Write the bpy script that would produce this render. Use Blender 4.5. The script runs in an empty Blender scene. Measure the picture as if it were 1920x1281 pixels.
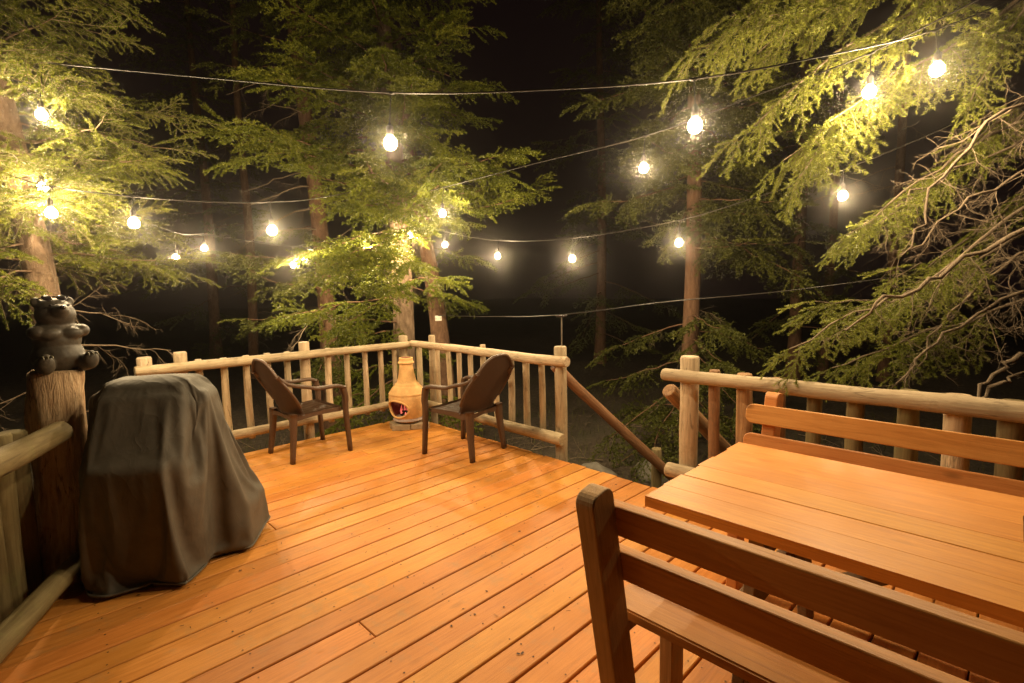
import bpy, bmesh, math, random
import numpy as np
from mathutils import Vector, Matrix, noise

random.seed(7)
RNG = np.random.default_rng(7)
SC = bpy.context.scene
COL = SC.collection
R = math.radians

# ------------------------------------------------------------------ camera
# world x runs along the deck boards, world y across them; the camera stands above the origin
CAM_H, YAW, PITCH, ROLL, FPX = 1.457, R(44.57), R(5.905), R(1.113), 962.2
RT = Vector((math.cos(YAW), -math.sin(YAW), 0))
FH = Vector((math.sin(YAW), math.cos(YAW), 0))
UP = Vector((0, 0, 1))
FW = FH * math.cos(PITCH) - UP * math.sin(PITCH)
DN = -FH * math.sin(PITCH) - UP * math.cos(PITCH)
IX = RT * math.cos(ROLL) + DN * math.sin(ROLL)
ID = -RT * math.sin(ROLL) + DN * math.cos(ROLL)
CP = Vector((0, 0, CAM_H))
cam = bpy.data.cameras.new('camera')
cam.sensor_width = 36
cam.lens = FPX / 1920 * 36
cam.clip_start, cam.clip_end = 0.05, 400
co = bpy.data.objects.new('camera', cam)
m = Matrix.Identity(4)
for i in range(3):
    m[i][0], m[i][1], m[i][2], m[i][3] = IX[i], -ID[i], -FW[i], CP[i]
co.matrix_world = m
COL.objects.link(co)
SC.camera = co

def at(px, py, d):
    """point d metres in front of the camera's start position, seen at that place of the plan drawing"""
    return CP + FW * d + IX * ((px - 960) / FPX * d) + ID * ((py - 640.5) / FPX * d)

# ------------------------------------------------------------------ night sky, exposure
w = bpy.data.worlds.new('World')
SC.world = w
w.use_nodes = True
nt = w.node_tree
bg = nt.nodes['Background']
sky = nt.nodes.new('ShaderNodeTexSky')
sky.sky_type = 'NISHITA'
sky.sun_disc = False
sky.sun_elevation = R(-6)
sky.sun_rotation = R(200)
nt.links.new(sky.outputs[0], bg.inputs[0])
bg.inputs[1].default_value = 0.010
glow = nt.nodes.new('ShaderNodeBackground')      # faint reddish night sky glow
glow.inputs[0].default_value = (0.0036, 0.0016, 0.0017, 1)
addw = nt.nodes.new('ShaderNodeAddShader')
nt.links.new(bg.outputs[0], addw.inputs[0])
nt.links.new(glow.outputs[0], addw.inputs[1])
nt.links.new(addw.outputs[0], nt.nodes['World Output'].inputs['Surface'])
SC.view_settings.view_transform = 'Standard'
SC.view_settings.look = 'None'
SC.view_settings.gamma = 1
SC.view_settings.exposure = 0
SC.cycles.use_denoising = True
SC.cycles.max_bounces = 6
SC.cycles.diffuse_bounces = 3
SC.cycles.glossy_bounces = 2
SC.cycles.transmission_bounces = 3
SC.cycles.volume_bounces = 0
SC.cycles.sample_clamp_indirect = 4
SC.cycles.caustics_reflective = False
SC.cycles.caustics_refractive = False
BULB_W = 61.0          # radiant power of one bulb
BULB_COL = (1.0, 0.745, 0.42, 1)

# ------------------------------------------------------------------ helpers: materials
def mat(name):
    M = bpy.data.materials.new(name)
    M.use_nodes = True
    t = M.node_tree
    return M, t, t.nodes['Principled BSDF']

def nd(t, typ, **kw):
    n = t.nodes.new(typ)
    for k, v in kw.items():
        setattr(n, k, v)
    return n

def ramp(t, fac, stops):
    r = nd(t, 'ShaderNodeValToRGB')
    e = r.color_ramp.elements
    while len(e) < len(stops):
        e.new(0.5)
    for el, (p, c) in zip(e, stops):
        el.position = p
        el.color = (*c, 1) if len(c) == 3 else c
    t.links.new(fac, r.inputs[0])
    return r.outputs[0]

def mixc(t, fac, a, b, typ='MIX'):
    n = nd(t, 'ShaderNodeMix', data_type='RGBA', blend_type=typ)
    for sock, v in ((0, fac), (6, a), (7, b)):
        if hasattr(v, 'is_linked'):
            t.links.new(v, n.inputs[sock])
        else:
            n.inputs[sock].default_value = v if sock == 0 else (*v, 1)
    return n.outputs[2]

def mathn(t, op, a, b=0.5):
    n = nd(t, 'ShaderNodeMath', operation=op)
    for i, v in enumerate((a, b)):
        if hasattr(v, 'is_linked'):
            t.links.new(v, n.inputs[i])
        else:
            n.inputs[i].default_value = v
    return n.outputs[0]

def local_coord(t, scale, by_object=True):
    tc = nd(t, 'ShaderNodeTexCoord')
    mp = nd(t, 'ShaderNodeMapping')
    mp.inputs['Scale'].default_value = scale
    t.links.new(tc.outputs['Object'], mp.inputs['Vector'])
    if by_object:
        oi = nd(t, 'ShaderNodeObjectInfo')
        cb = nd(t, 'ShaderNodeVectorMath', operation='SCALE')
        cb.inputs[0].default_value = (13.7, 7.3, 29.1)
        t.links.new(oi.outputs['Random'], cb.inputs['Scale'])
        t.links.new(cb.outputs[0], mp.inputs['Location'])
        return mp.outputs[0], oi.outputs['Random']
    return mp.outputs[0], None

def noise_n(t, vec, scale, detail=4, rough=0.55, dist=0.0):
    n = nd(t, 'ShaderNodeTexNoise')
    n.inputs['Scale'].default_value = scale
    n.inputs['Detail'].default_value = detail
    n.inputs['Roughness'].default_value = rough
    n.inputs['Distortion'].default_value = dist
    t.links.new(vec, n.inputs['Vector'])
    return n.outputs['Fac']

def bump(t, b, h, strength, dist=0.01):
    n = nd(t, 'ShaderNodeBump')
    n.inputs['Strength'].default_value = strength
    n.inputs['Distance'].default_value = dist
    t.links.new(h, n.inputs['Height'])
    t.links.new(n.outputs[0], b.inputs['Normal'])

def wood_mat(name, dark, mid, light, axis='x', rough=0.5, wear=None, stretch=14, spec=0.4, vary=0.3, knots=.65, bmp=.35, bdist=.004):
    M, t, b = mat(name)
    s = {'x': (1, stretch, stretch), 'y': (stretch, 1, stretch), 'z': (stretch, stretch, 1)}[axis]
    v, rnd = local_coord(t, s)
    g = noise_n(t, v, 3.0, 6, 0.62, 1.2)
    c = ramp(t, g, [(0.25, dark), (0.5, mid), (0.75, light)])
    v2, _ = local_coord(t, (1, 1, 1))
    blot = noise_n(t, v2, 3.5, 5, 0.6)
    c = mixc(t, mathn(t, 'MULTIPLY', ramp(t, blot, [(0.4, (0, 0, 0)), (0.75, (1, 1, 1))]), 0.45), c, dark)
    if wear:
        wn = noise_n(t, v2, 9, 6, 0.7)
        c = mixc(t, ramp(t, wn, [(0.54, (0, 0, 0)), (0.72, (0.7, 0.7, 0.7))]), c, wear)
    hs = nd(t, 'ShaderNodeHueSaturation')
    t.links.new(c, hs.inputs['Color'])
    val = mathn(t, 'ADD', mathn(t, 'MULTIPLY', rnd, vary), 1 - vary / 2)
    t.links.new(val, hs.inputs['Value'])
    hue = mathn(t, 'ADD', mathn(t, 'MULTIPLY', mathn(t, 'FRACT', mathn(t, 'MULTIPLY', rnd, 7.31)), 0.012), 0.494)
    t.links.new(hue, hs.inputs['Hue'])
    c = hs.outputs[0]
    vk, _ = local_coord(t, tuple(2.2 if q == 1 else 5 for q in s))
    vo = nd(t, 'ShaderNodeTexVoronoi')
    vo.inputs['Scale'].default_value = 1.0
    t.links.new(vk, vo.inputs['Vector'])
    knot = ramp(t, vo.outputs['Distance'], [(0.045, (1, 1, 1)), (0.10, (0, 0, 0))])
    c = mixc(t, mathn(t, 'MULTIPLY', knot, knots), c, tuple(q * 0.35 for q in dark))
    if bmp > .5:
        vc, _ = local_coord(t, tuple(.8 if q == 1 else 7 for q in s))
        cr = noise_n(t, vc, 2.2, 3, .6, .5)
        ck = ramp(t, cr, [(.485, (0, 0, 0)), (.5, (1, 1, 1)), (.515, (0, 0, 0))])
        gate = ramp(t, noise_n(t, v2, 5, 2), [(.45, (0, 0, 0)), (.6, (.8, .8, .8))])
        c = mixc(t, mathn(t, 'MULTIPLY', ck, gate), c, tuple(q * .3 for q in dark))
    t.links.new(c, b.inputs['Base Color'])
    rr = mathn(t, 'ADD', mathn(t, 'MULTIPLY', g, 0.25), rough - 0.12)
    t.links.new(rr, b.inputs['Roughness'])
    b.inputs['Specular IOR Level'].default_value = spec
    fine = noise_n(t, v, 16, 4, 0.7)
    bump(t, b, mathn(t, 'ADD', g, mathn(t, 'MULTIPLY', fine, 0.5)), bmp, bdist)
    return M

M_DECK = wood_mat('deck_wood', (0.43, 0.155, 0.026), (0.585, 0.235, 0.046), (0.67, 0.295, 0.07), 'x', 0.46, (0.40, 0.215, 0.08), 18, 0.35, 0.26, .3)
M_TABLE = wood_mat('table_wood', (0.46, 0.165, 0.030), (0.63, 0.265, 0.052), (0.73, 0.335, 0.078), 'y', 0.42, None, 34, 0.4, 0.06, .2)
M_BENCH = wood_mat('bench_wood', (0.42, 0.16, 0.042), (0.58, 0.25, 0.07), (0.66, 0.31, 0.095), 'y', 0.45, None, 18, 0.4, 0.14)
M_POSTW = wood_mat('weathered_bench_post', (0.24, 0.13, 0.05), (0.40, 0.23, 0.095), (0.50, 0.31, 0.14), 'z', 0.6, (0.24, 0.20, 0.12), 18, 0.3, 0.2)
M_FRAME = wood_mat('frame_wood', (0.16, 0.10, 0.055), (0.27, 0.18, 0.10), (0.36, 0.25, 0.15), 'x', 0.7, (0.24, 0.20, 0.15), 16, 0.25, 0.25)
M_LOG = wood_mat('peeled_log', (0.28, 0.205, 0.125), (0.50, 0.385, 0.24), (0.63, 0.51, 0.345), 'z', 0.65, (0.27, 0.20, 0.12), 12, 0.3, 0.34, .8, .8, .006)
M_LOGD = wood_mat('red_brown_log', (0.17, 0.085, 0.04), (0.30, 0.16, 0.075), (0.42, 0.25, 0.13), 'z', 0.65, (0.14, 0.09, 0.055), 12, 0.3, 0.3, .8, .8, .006)
M_LOGG = wood_mat('darkened_mossy_log', (0.10, 0.075, 0.035), (0.18, 0.14, 0.065), (0.26, 0.21, 0.105), 'z', 0.75, (0.17, 0.16, 0.06), 12, 0.2, 0.2)  # mossy wood, toned darker in place of weak light on the left railing
M_STUMP = wood_mat('cracked_trunk_post', (0.22, 0.14, 0.075), (0.56, 0.40, 0.235), (0.70, 0.55, 0.37), 'z', 0.8, (0.30, 0.15, 0.06), 9, 0.2, 0.1, bmp=1.0, bdist=.02)

def bark_mat(name, c0, c1, c2, sc=1.0):
    M, t, b = mat(name)
    v, _ = local_coord(t, (5 * sc, 5 * sc, 1.6 * sc))
    g = noise_n(t, v, 4, 8, 0.7, 0.6)
    v2, _ = local_coord(t, (1, 1, 1))
    g2 = noise_n(t, v2, 2.5, 4)
    c = ramp(t, g, [(0.3, c0), (0.52, c1), (0.72, c2)])
    c = mixc(t, mathn(t, 'MULTIPLY', g2, 0.4), c, c0)
    t.links.new(c, b.inputs['Base Color'])
    b.inputs['Roughness'].default_value = 0.85
    b.inputs['Specular IOR Level'].default_value = 0.2
    bump(t, b, g, 0.9, 0.02)
    return M

M_BARK = bark_mat('grey_brown_bark', (0.10, 0.065, 0.04), (0.22, 0.15, 0.10), (0.33, 0.24, 0.16))
M_BARKR = bark_mat('red_brown_bark', (0.075, 0.04, 0.025), (0.17, 0.095, 0.055), (0.25, 0.15, 0.09))
M_TWIG = bark_mat('twig_bark', (0.15, 0.11, 0.075), (0.27, 0.205, 0.14), (0.38, 0.30, 0.21), 3)

def needle_mat(name, dark, mid, light):
    M, t, b = mat(name)
    a = nd(t, 'ShaderNodeAttribute', attribute_name='tint')
    c = ramp(t, a.outputs['Fac'], [(0.0, dark), (0.55, mid), (1.0, light)])
    t.links.new(c, b.inputs['Base Color'])
    b.inputs['Roughness'].default_value = 0.5
    b.inputs['Specular IOR Level'].default_value = 0.3
    tr = nd(t, 'ShaderNodeBsdfTranslucent')
    t.links.new(c, tr.inputs['Color'])
    mx = nd(t, 'ShaderNodeMixShader')
    mx.inputs[0].default_value = 0.3
    t.links.new(b.outputs[0], mx.inputs[1])
    t.links.new(tr.outputs[0], mx.inputs[2])
    t.links.new(mx.outputs[0], t.nodes['Material Output'].inputs['Surface'])
    return M

M_NEEDLE = needle_mat('spruce_needles', (0.068, 0.090, 0.008), (0.145, 0.165, 0.014), (0.25, 0.255, 0.034))
M_NEEDLE2 = needle_mat('pale_fir_needles', (0.105, 0.125, 0.016), (0.205, 0.222, 0.030), (0.33, 0.335, 0.070))
M_NEEDLED = needle_mat('dark_spruce_needles', (0.055, 0.062, 0.010), (0.09, 0.098, 0.016), (0.14, 0.14, 0.028))

def plain(name, col, rough=0.5, spec=0.5, metal=0.0, var=0.0, sc=20, bmp=0.0, emit=None):
    M, t, b = mat(name)
    b.inputs['Base Color'].default_value = (*col, 1)
    b.inputs['Roughness'].default_value = rough
    b.inputs['Specular IOR Level'].default_value = spec
    b.inputs['Metallic'].default_value = metal
    if var or bmp:
        v, _ = local_coord(t, (1, 1, 1))
        g = noise_n(t, v, sc, 6, 0.65)
        if var:
            c = ramp(t, g, [(0.3, tuple(q * (1 - var) for q in col)), (0.7, tuple(min(1, q * (1 + var)) for q in col))])
            t.links.new(c, b.inputs['Base Color'])
        if bmp:
            bump(t, b, g, bmp, 0.005)
    if emit:
        b.inputs['Emission Color'].default_value = (*emit[0], 1)
        b.inputs['Emission Strength'].default_value = emit[1]
    return M

M_RESIN = plain('brown_resin', (0.088, 0.048, 0.028), 0.42, 0.45, 0, 0.15, 60, 0.06)
M_CLAY = plain('terracotta', (0.66, 0.40, 0.165), 0.8, 0.25, 0, 0.2, 14, 0.15)
M_FIRELIT_SOOT = plain('firelit_sooty_clay', (0.34, 0.13, 0.10), 0.95, 0.1, 0, 0.4, 20, 0.2)  # sooty inner clay, reddened to paint in the fire's glow
M_BRICK = plain('grey_brick', (0.32, 0.24, 0.15), 0.9, 0.2, 0, 0.25, 25, 0.3)
M_BEAR = plain('dark_resin_bear', (0.058, 0.048, 0.036), 0.52, 0.35, 0, 0.4, 28, 0.35)
M_CLAW = plain('dull_claw', (0.13, 0.115, 0.07), 0.5)
M_GLASSES = plain('black_plastic', (0.015, 0.012, 0.014), 0.2, 0.6)
M_CORD = plain('black_rubber_cord', (0.022, 0.018, 0.014), 0.5, 0.35)
M_METAL = plain('dull_metal', (0.25, 0.22, 0.18), 0.45, 0.5, 0.8, 0.2, 40)
M_WHITEP = plain('white_plastic', (0.7, 0.66, 0.58), 0.5)
M_ROCK = plain('granite', (0.16, 0.145, 0.12), 0.9, 0.2, 0, 0.4, 7, 0.5)
M_ASH = plain('wood_ash', (0.35, 0.28, 0.25), 1, 0.1, 0, 0.4, 40, 0.4)
M_CHAR = plain('charred_wood', (0.03, 0.02, 0.018), 0.9, 0.2, 0, 0.5, 30, 0.4)
M_FLAME = plain('pink_flame', (0.9, 0.3, 0.3), 1, 0, 0, 0, 0, 0, ((1.0, 0.17, 0.12), .55))
M_FLAMEW = plain('white_flame', (0.9, 0.8, 0.6), 1, 0, 0, 0, 0, 0, ((1.0, 0.72, 0.45), 1.1))
M_NAIL = plain('rusty_nail', (0.07, 0.04, 0.025), 0.6, 0.4, 0.4)

M, t, b = mat('lit_clear_bulb_glass')       # clear glass, full of light: lets the lamp inside shine through
t.nodes.remove(b)
tr = nd(t, 'ShaderNodeBsdfTransparent')
em = nd(t, 'ShaderNodeEmission')
em.inputs['Color'].default_value = (1.0, 0.80, 0.52, 1)
em.inputs['Strength'].default_value = 9.0
ad = nd(t, 'ShaderNodeAddShader')
t.links.new(tr.outputs[0], ad.inputs[0])
t.links.new(em.outputs[0], ad.inputs[1])
t.links.new(ad.outputs[0], t.nodes['Material Output'].inputs['Surface'])
M.cycles.emission_sampling = 'NONE'
M_BULB = M

M, t, b = mat('grill_cover_fabric')
v, _ = local_coord(t, (1, 1, 1))
wv = noise_n(t, v, 6, 5, 0.6)
fine = noise_n(t, v, 260, 2, 0.5)
c = ramp(t, wv, [(0.3, (0.078, 0.070, 0.056)), (0.7, (0.118, 0.106, 0.086))])
dust = noise_n(t, v, 2.2, 7, 0.7)
c = mixc(t, ramp(t, dust, [(0.5, (0, 0, 0)), (0.75, (.5, .5, .5))]), c, (0.165, 0.148, 0.115))
t.links.new(c, b.inputs['Base Color'])
b.inputs['Roughness'].default_value = 0.64
b.inputs['Specular IOR Level'].default_value = 0.3
def crease(sc, seed):
    mp = nd(t, 'ShaderNodeMapping')
    mp.inputs['Location'].default_value = (seed, seed * 2, 0)
    mp.inputs['Scale'].default_value = (1, 1, .55)
    t.links.new(v, mp.inputs[0])
    n_ = noise_n(t, mp.outputs[0], sc, 3, .5, .8)
    return mathn(t, 'POWER', mathn(t, 'SUBTRACT', 1.0, mathn(t, 'MULTIPLY', mathn(t, 'ABSOLUTE', mathn(t, 'SUBTRACT', n_, .5)), 2.0)), 9.0)
h_ = mathn(t, 'ADD', mathn(t, 'MULTIPLY', crease(4.0, 3.1), 1.0), mathn(t, 'MULTIPLY', crease(9.0, 7.7), .25))
h_ = mathn(t, 'ADD', h_, mathn(t, 'MULTIPLY', fine, .06))
bump(t, b, h_, 0.16, 0.012)
M_COVER = M

M, t, b = mat('forest_floor')
v, _ = local_coord(t, (1, 1, 1), False)
g = noise_n(t, v, 1.2, 6, 0.6)
g2 = noise_n(t, v, 18, 6, 0.7)
c = ramp(t, g2, [(0.3, (0.025, 0.018, 0.011)), (0.55, (0.065, 0.047, 0.03)), (0.75, (0.14, 0.11, 0.08))])
c = mixc(t, ramp(t, g, [(0.5, (0, 0, 0)), (0.7, (.7, .7, .7))]), c, (0.045, 0.042, 0.02))
t.links.new(c, b.inputs['Base Color'])
b.inputs['Roughness'].default_value = 0.95
bump(t, b, g2, 0.8, 0.03)
M_GROUND = M

# ------------------------------------------------------------------ helpers: objects
def tag(o, label=None, cat=None, group=None, kind=None):
    for k, v in (('label', label), ('category', cat), ('group', group), ('kind', kind)):
        if v:
            o[k] = v
    return o

def empty(name, loc=(0, 0, 0), rz=0.0):
    o = bpy.data.objects.new(name, None)
    o.empty_display_size = 0.1
    o.location = loc
    o.rotation_euler = (0, 0, rz)
    COL.objects.link(o)
    return o

def add(name, me, m=None, parent=None, loc=None, rot=None):
    """mesh -> object; with an unrotated parent, loc is given in world metres"""
    if m is not None and not me.materials:
        me.materials.append(m)
    o = bpy.data.objects.new(name, me)
    COL.objects.link(o)
    if loc is not None:
        o.location = loc
    if rot is not None:
        if hasattr(rot, 'to_euler') and not isinstance(rot, tuple):
            o.rotation_euler = rot.to_euler()
        else:
            o.rotation_euler = rot
    if parent is not None:
        o.parent = parent
        p = parent
        off = Vector((0, 0, 0))
        while p is not None:
            off += p.location
            p = p.parent
        o['_w'] = 1
        del o['_w']
        if WORLD_SPACE[0]:
            o.location = Vector(o.location) - off
    return o

WORLD_SPACE = [True]

def from_bm(name, bm, smooth=False):
    me = bpy.data.meshes.new(name)
    bm.normal_update()
    bm.to_mesh(me)
    bm.free()
    if smooth:
        me.polygons.foreach_set('use_smooth', [True] * len(me.polygons))
    return me

def from_arrays(name, V, F, smooth=False, tint=None):
    V = np.asarray(V, np.float32)
    F = np.asarray(F, np.int32)
    k = F.shape[1]
    me = bpy.data.meshes.new(name)
    me.vertices.add(len(V))
    me.vertices.foreach_set('co', V.ravel())
    me.loops.add(F.size)
    me.loops.foreach_set('vertex_index', F.ravel())
    me.polygons.add(len(F))
    me.polygons.foreach_set('loop_start', np.arange(0, F.size, k, dtype=np.int32))
    me.polygons.foreach_set('loop_total', np.full(len(F), k, np.int32))
    if smooth:
        me.polygons.foreach_set('use_smooth', np.ones(len(F), bool))
    if tint is not None:
        at_ = me.attributes.new('tint', 'FLOAT', 'POINT')
        at_.data.foreach_set('value', np.asarray(tint, np.float32))
    me.update(calc_edges=True)
    return me

def box_mesh(name, sx, sy, sz, bev=0.004, seg=1, warp=0.0):
    bm = bmesh.new()
    bmesh.ops.create_cube(bm, size=1)
    bmesh.ops.scale(bm, vec=(sx, sy, sz), verts=bm.verts)
    if bev:
        bmesh.ops.bevel(bm, geom=bm.edges[:], offset=bev, segments=seg, affect='EDGES')
    if warp:
        for v in bm.verts:
            v.co += noise.noise_vector(v.co * 3 + Vector((sx * 31, sy * 17, random.random() * 50))) * warp
    return from_bm(name, bm)

def box(name, c, size, m, parent=None, rot=(0, 0, 0), bev=0.004, warp=0.0, seg=1):
    return add(name, box_mesh(name, *size, bev=bev, warp=warp, seg=seg), m, parent, c, rot)

def z_to(d):
    return Vector((0, 0, 1)).rotation_difference(Vector(d).normalized())

def log(name, p0, p1, r0, r1, m, parent=None, segs=14, rings=9, rough=0.09, bend=0.0, seed=0):
    """a rough peeled log between two points, its own z along its length, ends slightly rounded"""
    p0, p1 = Vector(p0), Vector(p1)
    L = (p1 - p0).length
    rg = random.Random(seed * 77 + int(L * 1000))
    ox = rg.random() * 100
    zs = [0, 0.012] + [L * i / rings for i in range(1, rings)] + [L - 0.012, L]
    verts, faces = [], []
    bx, by = rg.uniform(-1, 1) * bend, rg.uniform(-1, 1) * bend
    for i, z in enumerate(zs):
        k = z / L
        r = r0 + (r1 - r0) * k
        if i in (0, len(zs) - 1):
            r *= 0.88
        s = math.sin(math.pi * k)
        wob = noise.noise_vector(Vector((z * 1.7 + ox, 3.1, 0.7)))
        for j in range(segs):
            a = 2 * math.pi * j / segs
            nn = noise.noise(Vector((math.cos(a) * 0.8 + ox, math.sin(a) * 0.8, z * 3.0)))
            n2 = noise.noise(Vector((math.cos(a) * 2.2 + ox, math.sin(a) * 2.2, z * 9.0)))
            rr = r * (1 + rough * (nn * 1.3 + n2 * 0.6))
            verts.append((rr * math.cos(a) + bx * s + wob.x * r * 0.18, rr * math.sin(a) + by * s + wob.y * r * 0.18, z - L / 2))
    n = len(zs)
    for i in range(n - 1):
        for j in range(segs):
            j2 = (j + 1) % segs
            faces.append((i * segs + j, i * segs + j2, (i + 1) * segs + j2, (i + 1) * segs + j))
    faces.append(tuple(range(segs))[::-1])
    faces.append(tuple((n - 1) * segs + j for j in range(segs)))
    me = bpy.data.meshes.new(name)
    me.from_pydata(verts, [], faces)
    for p in me.polygons:
        p.use_smooth = len(p.vertices) == 4
    return add(name, me, m, parent, (p0 + p1) / 2, z_to(p1 - p0))

def frames(P):
    T = np.gradient(P, axis=0)
    T /= np.linalg.norm(T, axis=1, keepdims=True) + 1e-9
    ref = np.array([0, 0, 1.0]) if abs(T[0, 2]) < 0.9 else np.array([1.0, 0, 0])
    A = np.cross(T, ref)
    A /= np.linalg.norm(A, axis=1, keepdims=True) + 1e-9
    return T, A, np.cross(A, T)

def tube_arrays(P, rad, segs=5, cap=False):
    P = np.asarray(P, float)
    n = len(P)
    rad = np.broadcast_to(np.asarray(rad, float), (n,))
    T, A, B = frames(P)
    an = np.arange(segs) * 2 * math.pi / segs
    V = P[:, None] + rad[:, None, None] * (np.cos(an)[None, :, None] * A[:, None] + np.sin(an)[None, :, None] * B[:, None])
    V = V.reshape(-1, 3)
    i = np.arange(n - 1)[:, None] * segs
    j = np.arange(segs)[None]
    j2 = (j + 1) % segs
    F = np.stack([i + j, i + j2, i + segs + j2, i + segs + j], -1).reshape(-1, 4)
    return V, F

def quads_to_tris(F):
    return np.concatenate([F[:, [0, 1, 2]], F[:, [0, 2, 3]]])

def smooth_path(pts, n):
    P = np.array([list(p) for p in pts], float)
    if len(P) == 2:
        k = np.linspace(0, 1, n)[:, None]
        return P[0] * (1 - k) + P[1] * k
    Q = np.vstack([2 * P[0] - P[1], P, 2 * P[-1] - P[-2]])
    out = []
    for u in np.linspace(0, len(P) - 1 - 1e-6, n):
        i = int(u)
        f = u - i
        a, b_, c_, d = Q[i], Q[i + 1], Q[i + 2], Q[i + 3]
        out.append(0.5 * ((2 * b_) + (-a + c_) * f + (2 * a - 5 * b_ + 4 * c_ - d) * f ** 2 + (-a + 3 * b_ - 3 * c_ + d) * f ** 3))
    return np.array(out)

def tube(name, pts, rad, m, parent=None, segs=6, n=None, smooth=True):
    P = smooth_path(pts, n) if n else np.array([list(p) for p in pts], float)
    if np.ndim(rad):
        rad = np.interp(np.linspace(0, 1, len(P)), np.linspace(0, 1, len(rad)), rad)
    c = P.mean(0)
    V, F = tube_arrays(P - c, rad, segs)
    return add(name, from_arrays(name, V, F, smooth), m, parent, Vector(c))

def lathe_mesh(name, prof, segs=32, smooth=True):
    bm = bmesh.new()
    rows = []
    for r, z in prof:
        if r < 1e-5:
            rows.append([bm.verts.new((0, 0, z))])
        else:
            rows.append([bm.verts.new((r * math.cos(2 * math.pi * j / segs), r * math.sin(2 * math.pi * j / segs), z)) for j in range(segs)])
    for a, c in zip(rows, rows[1:]):
        for j in range(segs):
            j2 = (j + 1) % segs
            if len(a) == 1 and len(c) > 1:
                bm.faces.new((a[0], c[j2], c[j]))
            elif len(c) == 1 and len(a) > 1:
                bm.faces.new((a[j], a[j2], c[0]))
            elif len(a) > 1:
                bm.faces.new((a[j], a[j2], c[j2], c[j]))
    bmesh.ops.recalc_face_normals(bm, faces=bm.faces[:])
    return from_bm(name, bm, smooth)

# ------------------------------------------------------------------ ground
def ground_z(x, y):
    d = max(0.0, max(x - 3.6, y - 5.4, 0.0))
    return -0.85 + 0.05 * min(d, 12) + 0.16 * noise.noise(Vector((x * 0.45, y * 0.45, 1.3))) + 0.07 * noise.noise(Vector((x * 1.7, y * 1.7, 4.0)))

xs = np.concatenate([np.linspace(-60, -6, 10), np.linspace(-5, 14, 96), np.linspace(16, 62, 10)])
ys = np.concatenate([np.linspace(-60, -6, 10), np.linspace(-5, 16, 106), np.linspace(18, 62, 10)])
V = [(x, y, ground_z(x, y)) for y in ys for x in xs]
nx = len(xs)
F = [(j * nx + i, j * nx + i + 1, (j + 1) * nx + i + 1, (j + 1) * nx + i) for j in range(len(ys) - 1) for i in range(nx - 1)]
g_ = add('ground', from_arrays('ground', V, F, True), M_GROUND)
tag(g_, kind='structure')

# ------------------------------------------------------------------ deck of planks
deck = empty('deck', (0, 0, 0))
tag(deck, kind='structure')
PITCH_B, WID = 0.149, 0.1405
X1 = 3.25
def left_end(y):
    """the deck stops at the slanting railing under the bear"""
    return float(np.interp(y, [1.3, 3.45, 5.1], [-0.93, 0.10, 0.20]))
rr = random.Random(3)
k0 = math.floor((-1.3 - 1.725) / PITCH_B)
nails = []
row = 0
y = 1.725 + k0 * PITCH_B + PITCH_B / 2
while y < 5.03:
    joints = []
    if abs(y - 1.95) < 0.08:
        joints = [1.0]
    elif abs(y - 3.23) < 0.08:
        joints = [1.08]
    elif row % 5 == 2:
        joints = [rr.choice([-0.62, 2.22])]
    elif row % 7 == 4:
        joints = [2.83]
    x0_ = left_end(y) + rr.uniform(-.01, .01)
    ends = [x0_] + [j_ for j_ in joints if j_ > x0_ + .3] + [X1 + rr.uniform(-0.008, 0.012)]
    for a_, b_ in zip(ends, ends[1:]):
        ln = b_ - a_ - 0.003
        wd = WID + rr.uniform(-0.004, 0.003)
        if abs(y - 1.65) < 0.06 or abs(y - 1.2) < 0.05:
            wd -= 0.005
        p = add('plank', box_mesh('plank', ln, wd, 0.036, 0.0035), M_DECK, deck, ((a_ + b_) / 2, y + rr.uniform(-0.001, 0.001), -0.018 + rr.uniform(-0.0015, 0.0015)))
        p.rotation_euler = (rr.uniform(-0.006, 0.006), 0, rr.uniform(-0.0006, 0.0006))
    for jx in np.arange(-0.62, 3.3, 0.40):
        if jx < x0_ + .05:
            continue
        for s in (-0.045, 0.045):
            nails.append((jx + rr.uniform(-0.015, 0.015), y + s + rr.uniform(-0.008, 0.008)))
    y += PITCH_B
    row += 1
NV, NF = [], []
for (x, y) in nails:
    i0 = len(NV)
    q = rr.uniform(0.0030, 0.0048)
    for j in range(6):
        NV.append((x + q * math.cos(j * math.pi / 3), y + q * math.sin(j * math.pi / 3), 0.0022))
    NF.append(tuple(range(i0, i0 + 6)))
nm = bpy.data.meshes.new('nail_heads')
nm.from_pydata(NV, [], NF)
tag(add('nail_heads', nm, M_NAIL, deck, (0, 0, 0)), kind='stuff')
for i, x in enumerate(np.arange(-0.62, 3.1, 0.40)):
    ye = 4.9 if x > .15 else float(np.interp(x, [-.93, .10], [1.25, 3.3]))
    box('joist', (x, (ye - 1.3) / 2, -0.117), (0.04, ye + 1.3, 0.16), M_FRAME, deck)
box('rim_joist', (3.215, 1.85, -0.117), (0.04, 6.3, 0.158), M_FRAME, deck)
box('rim_joist', (1.69, 4.985, -0.117), (3.0, 0.04, 0.158), M_FRAME, deck)

# ------------------------------------------------------------------ log railings
def railing(name, label, origin):
    return tag(empty(name, origin), label, 'railing', 'log railings round the deck')

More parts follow.
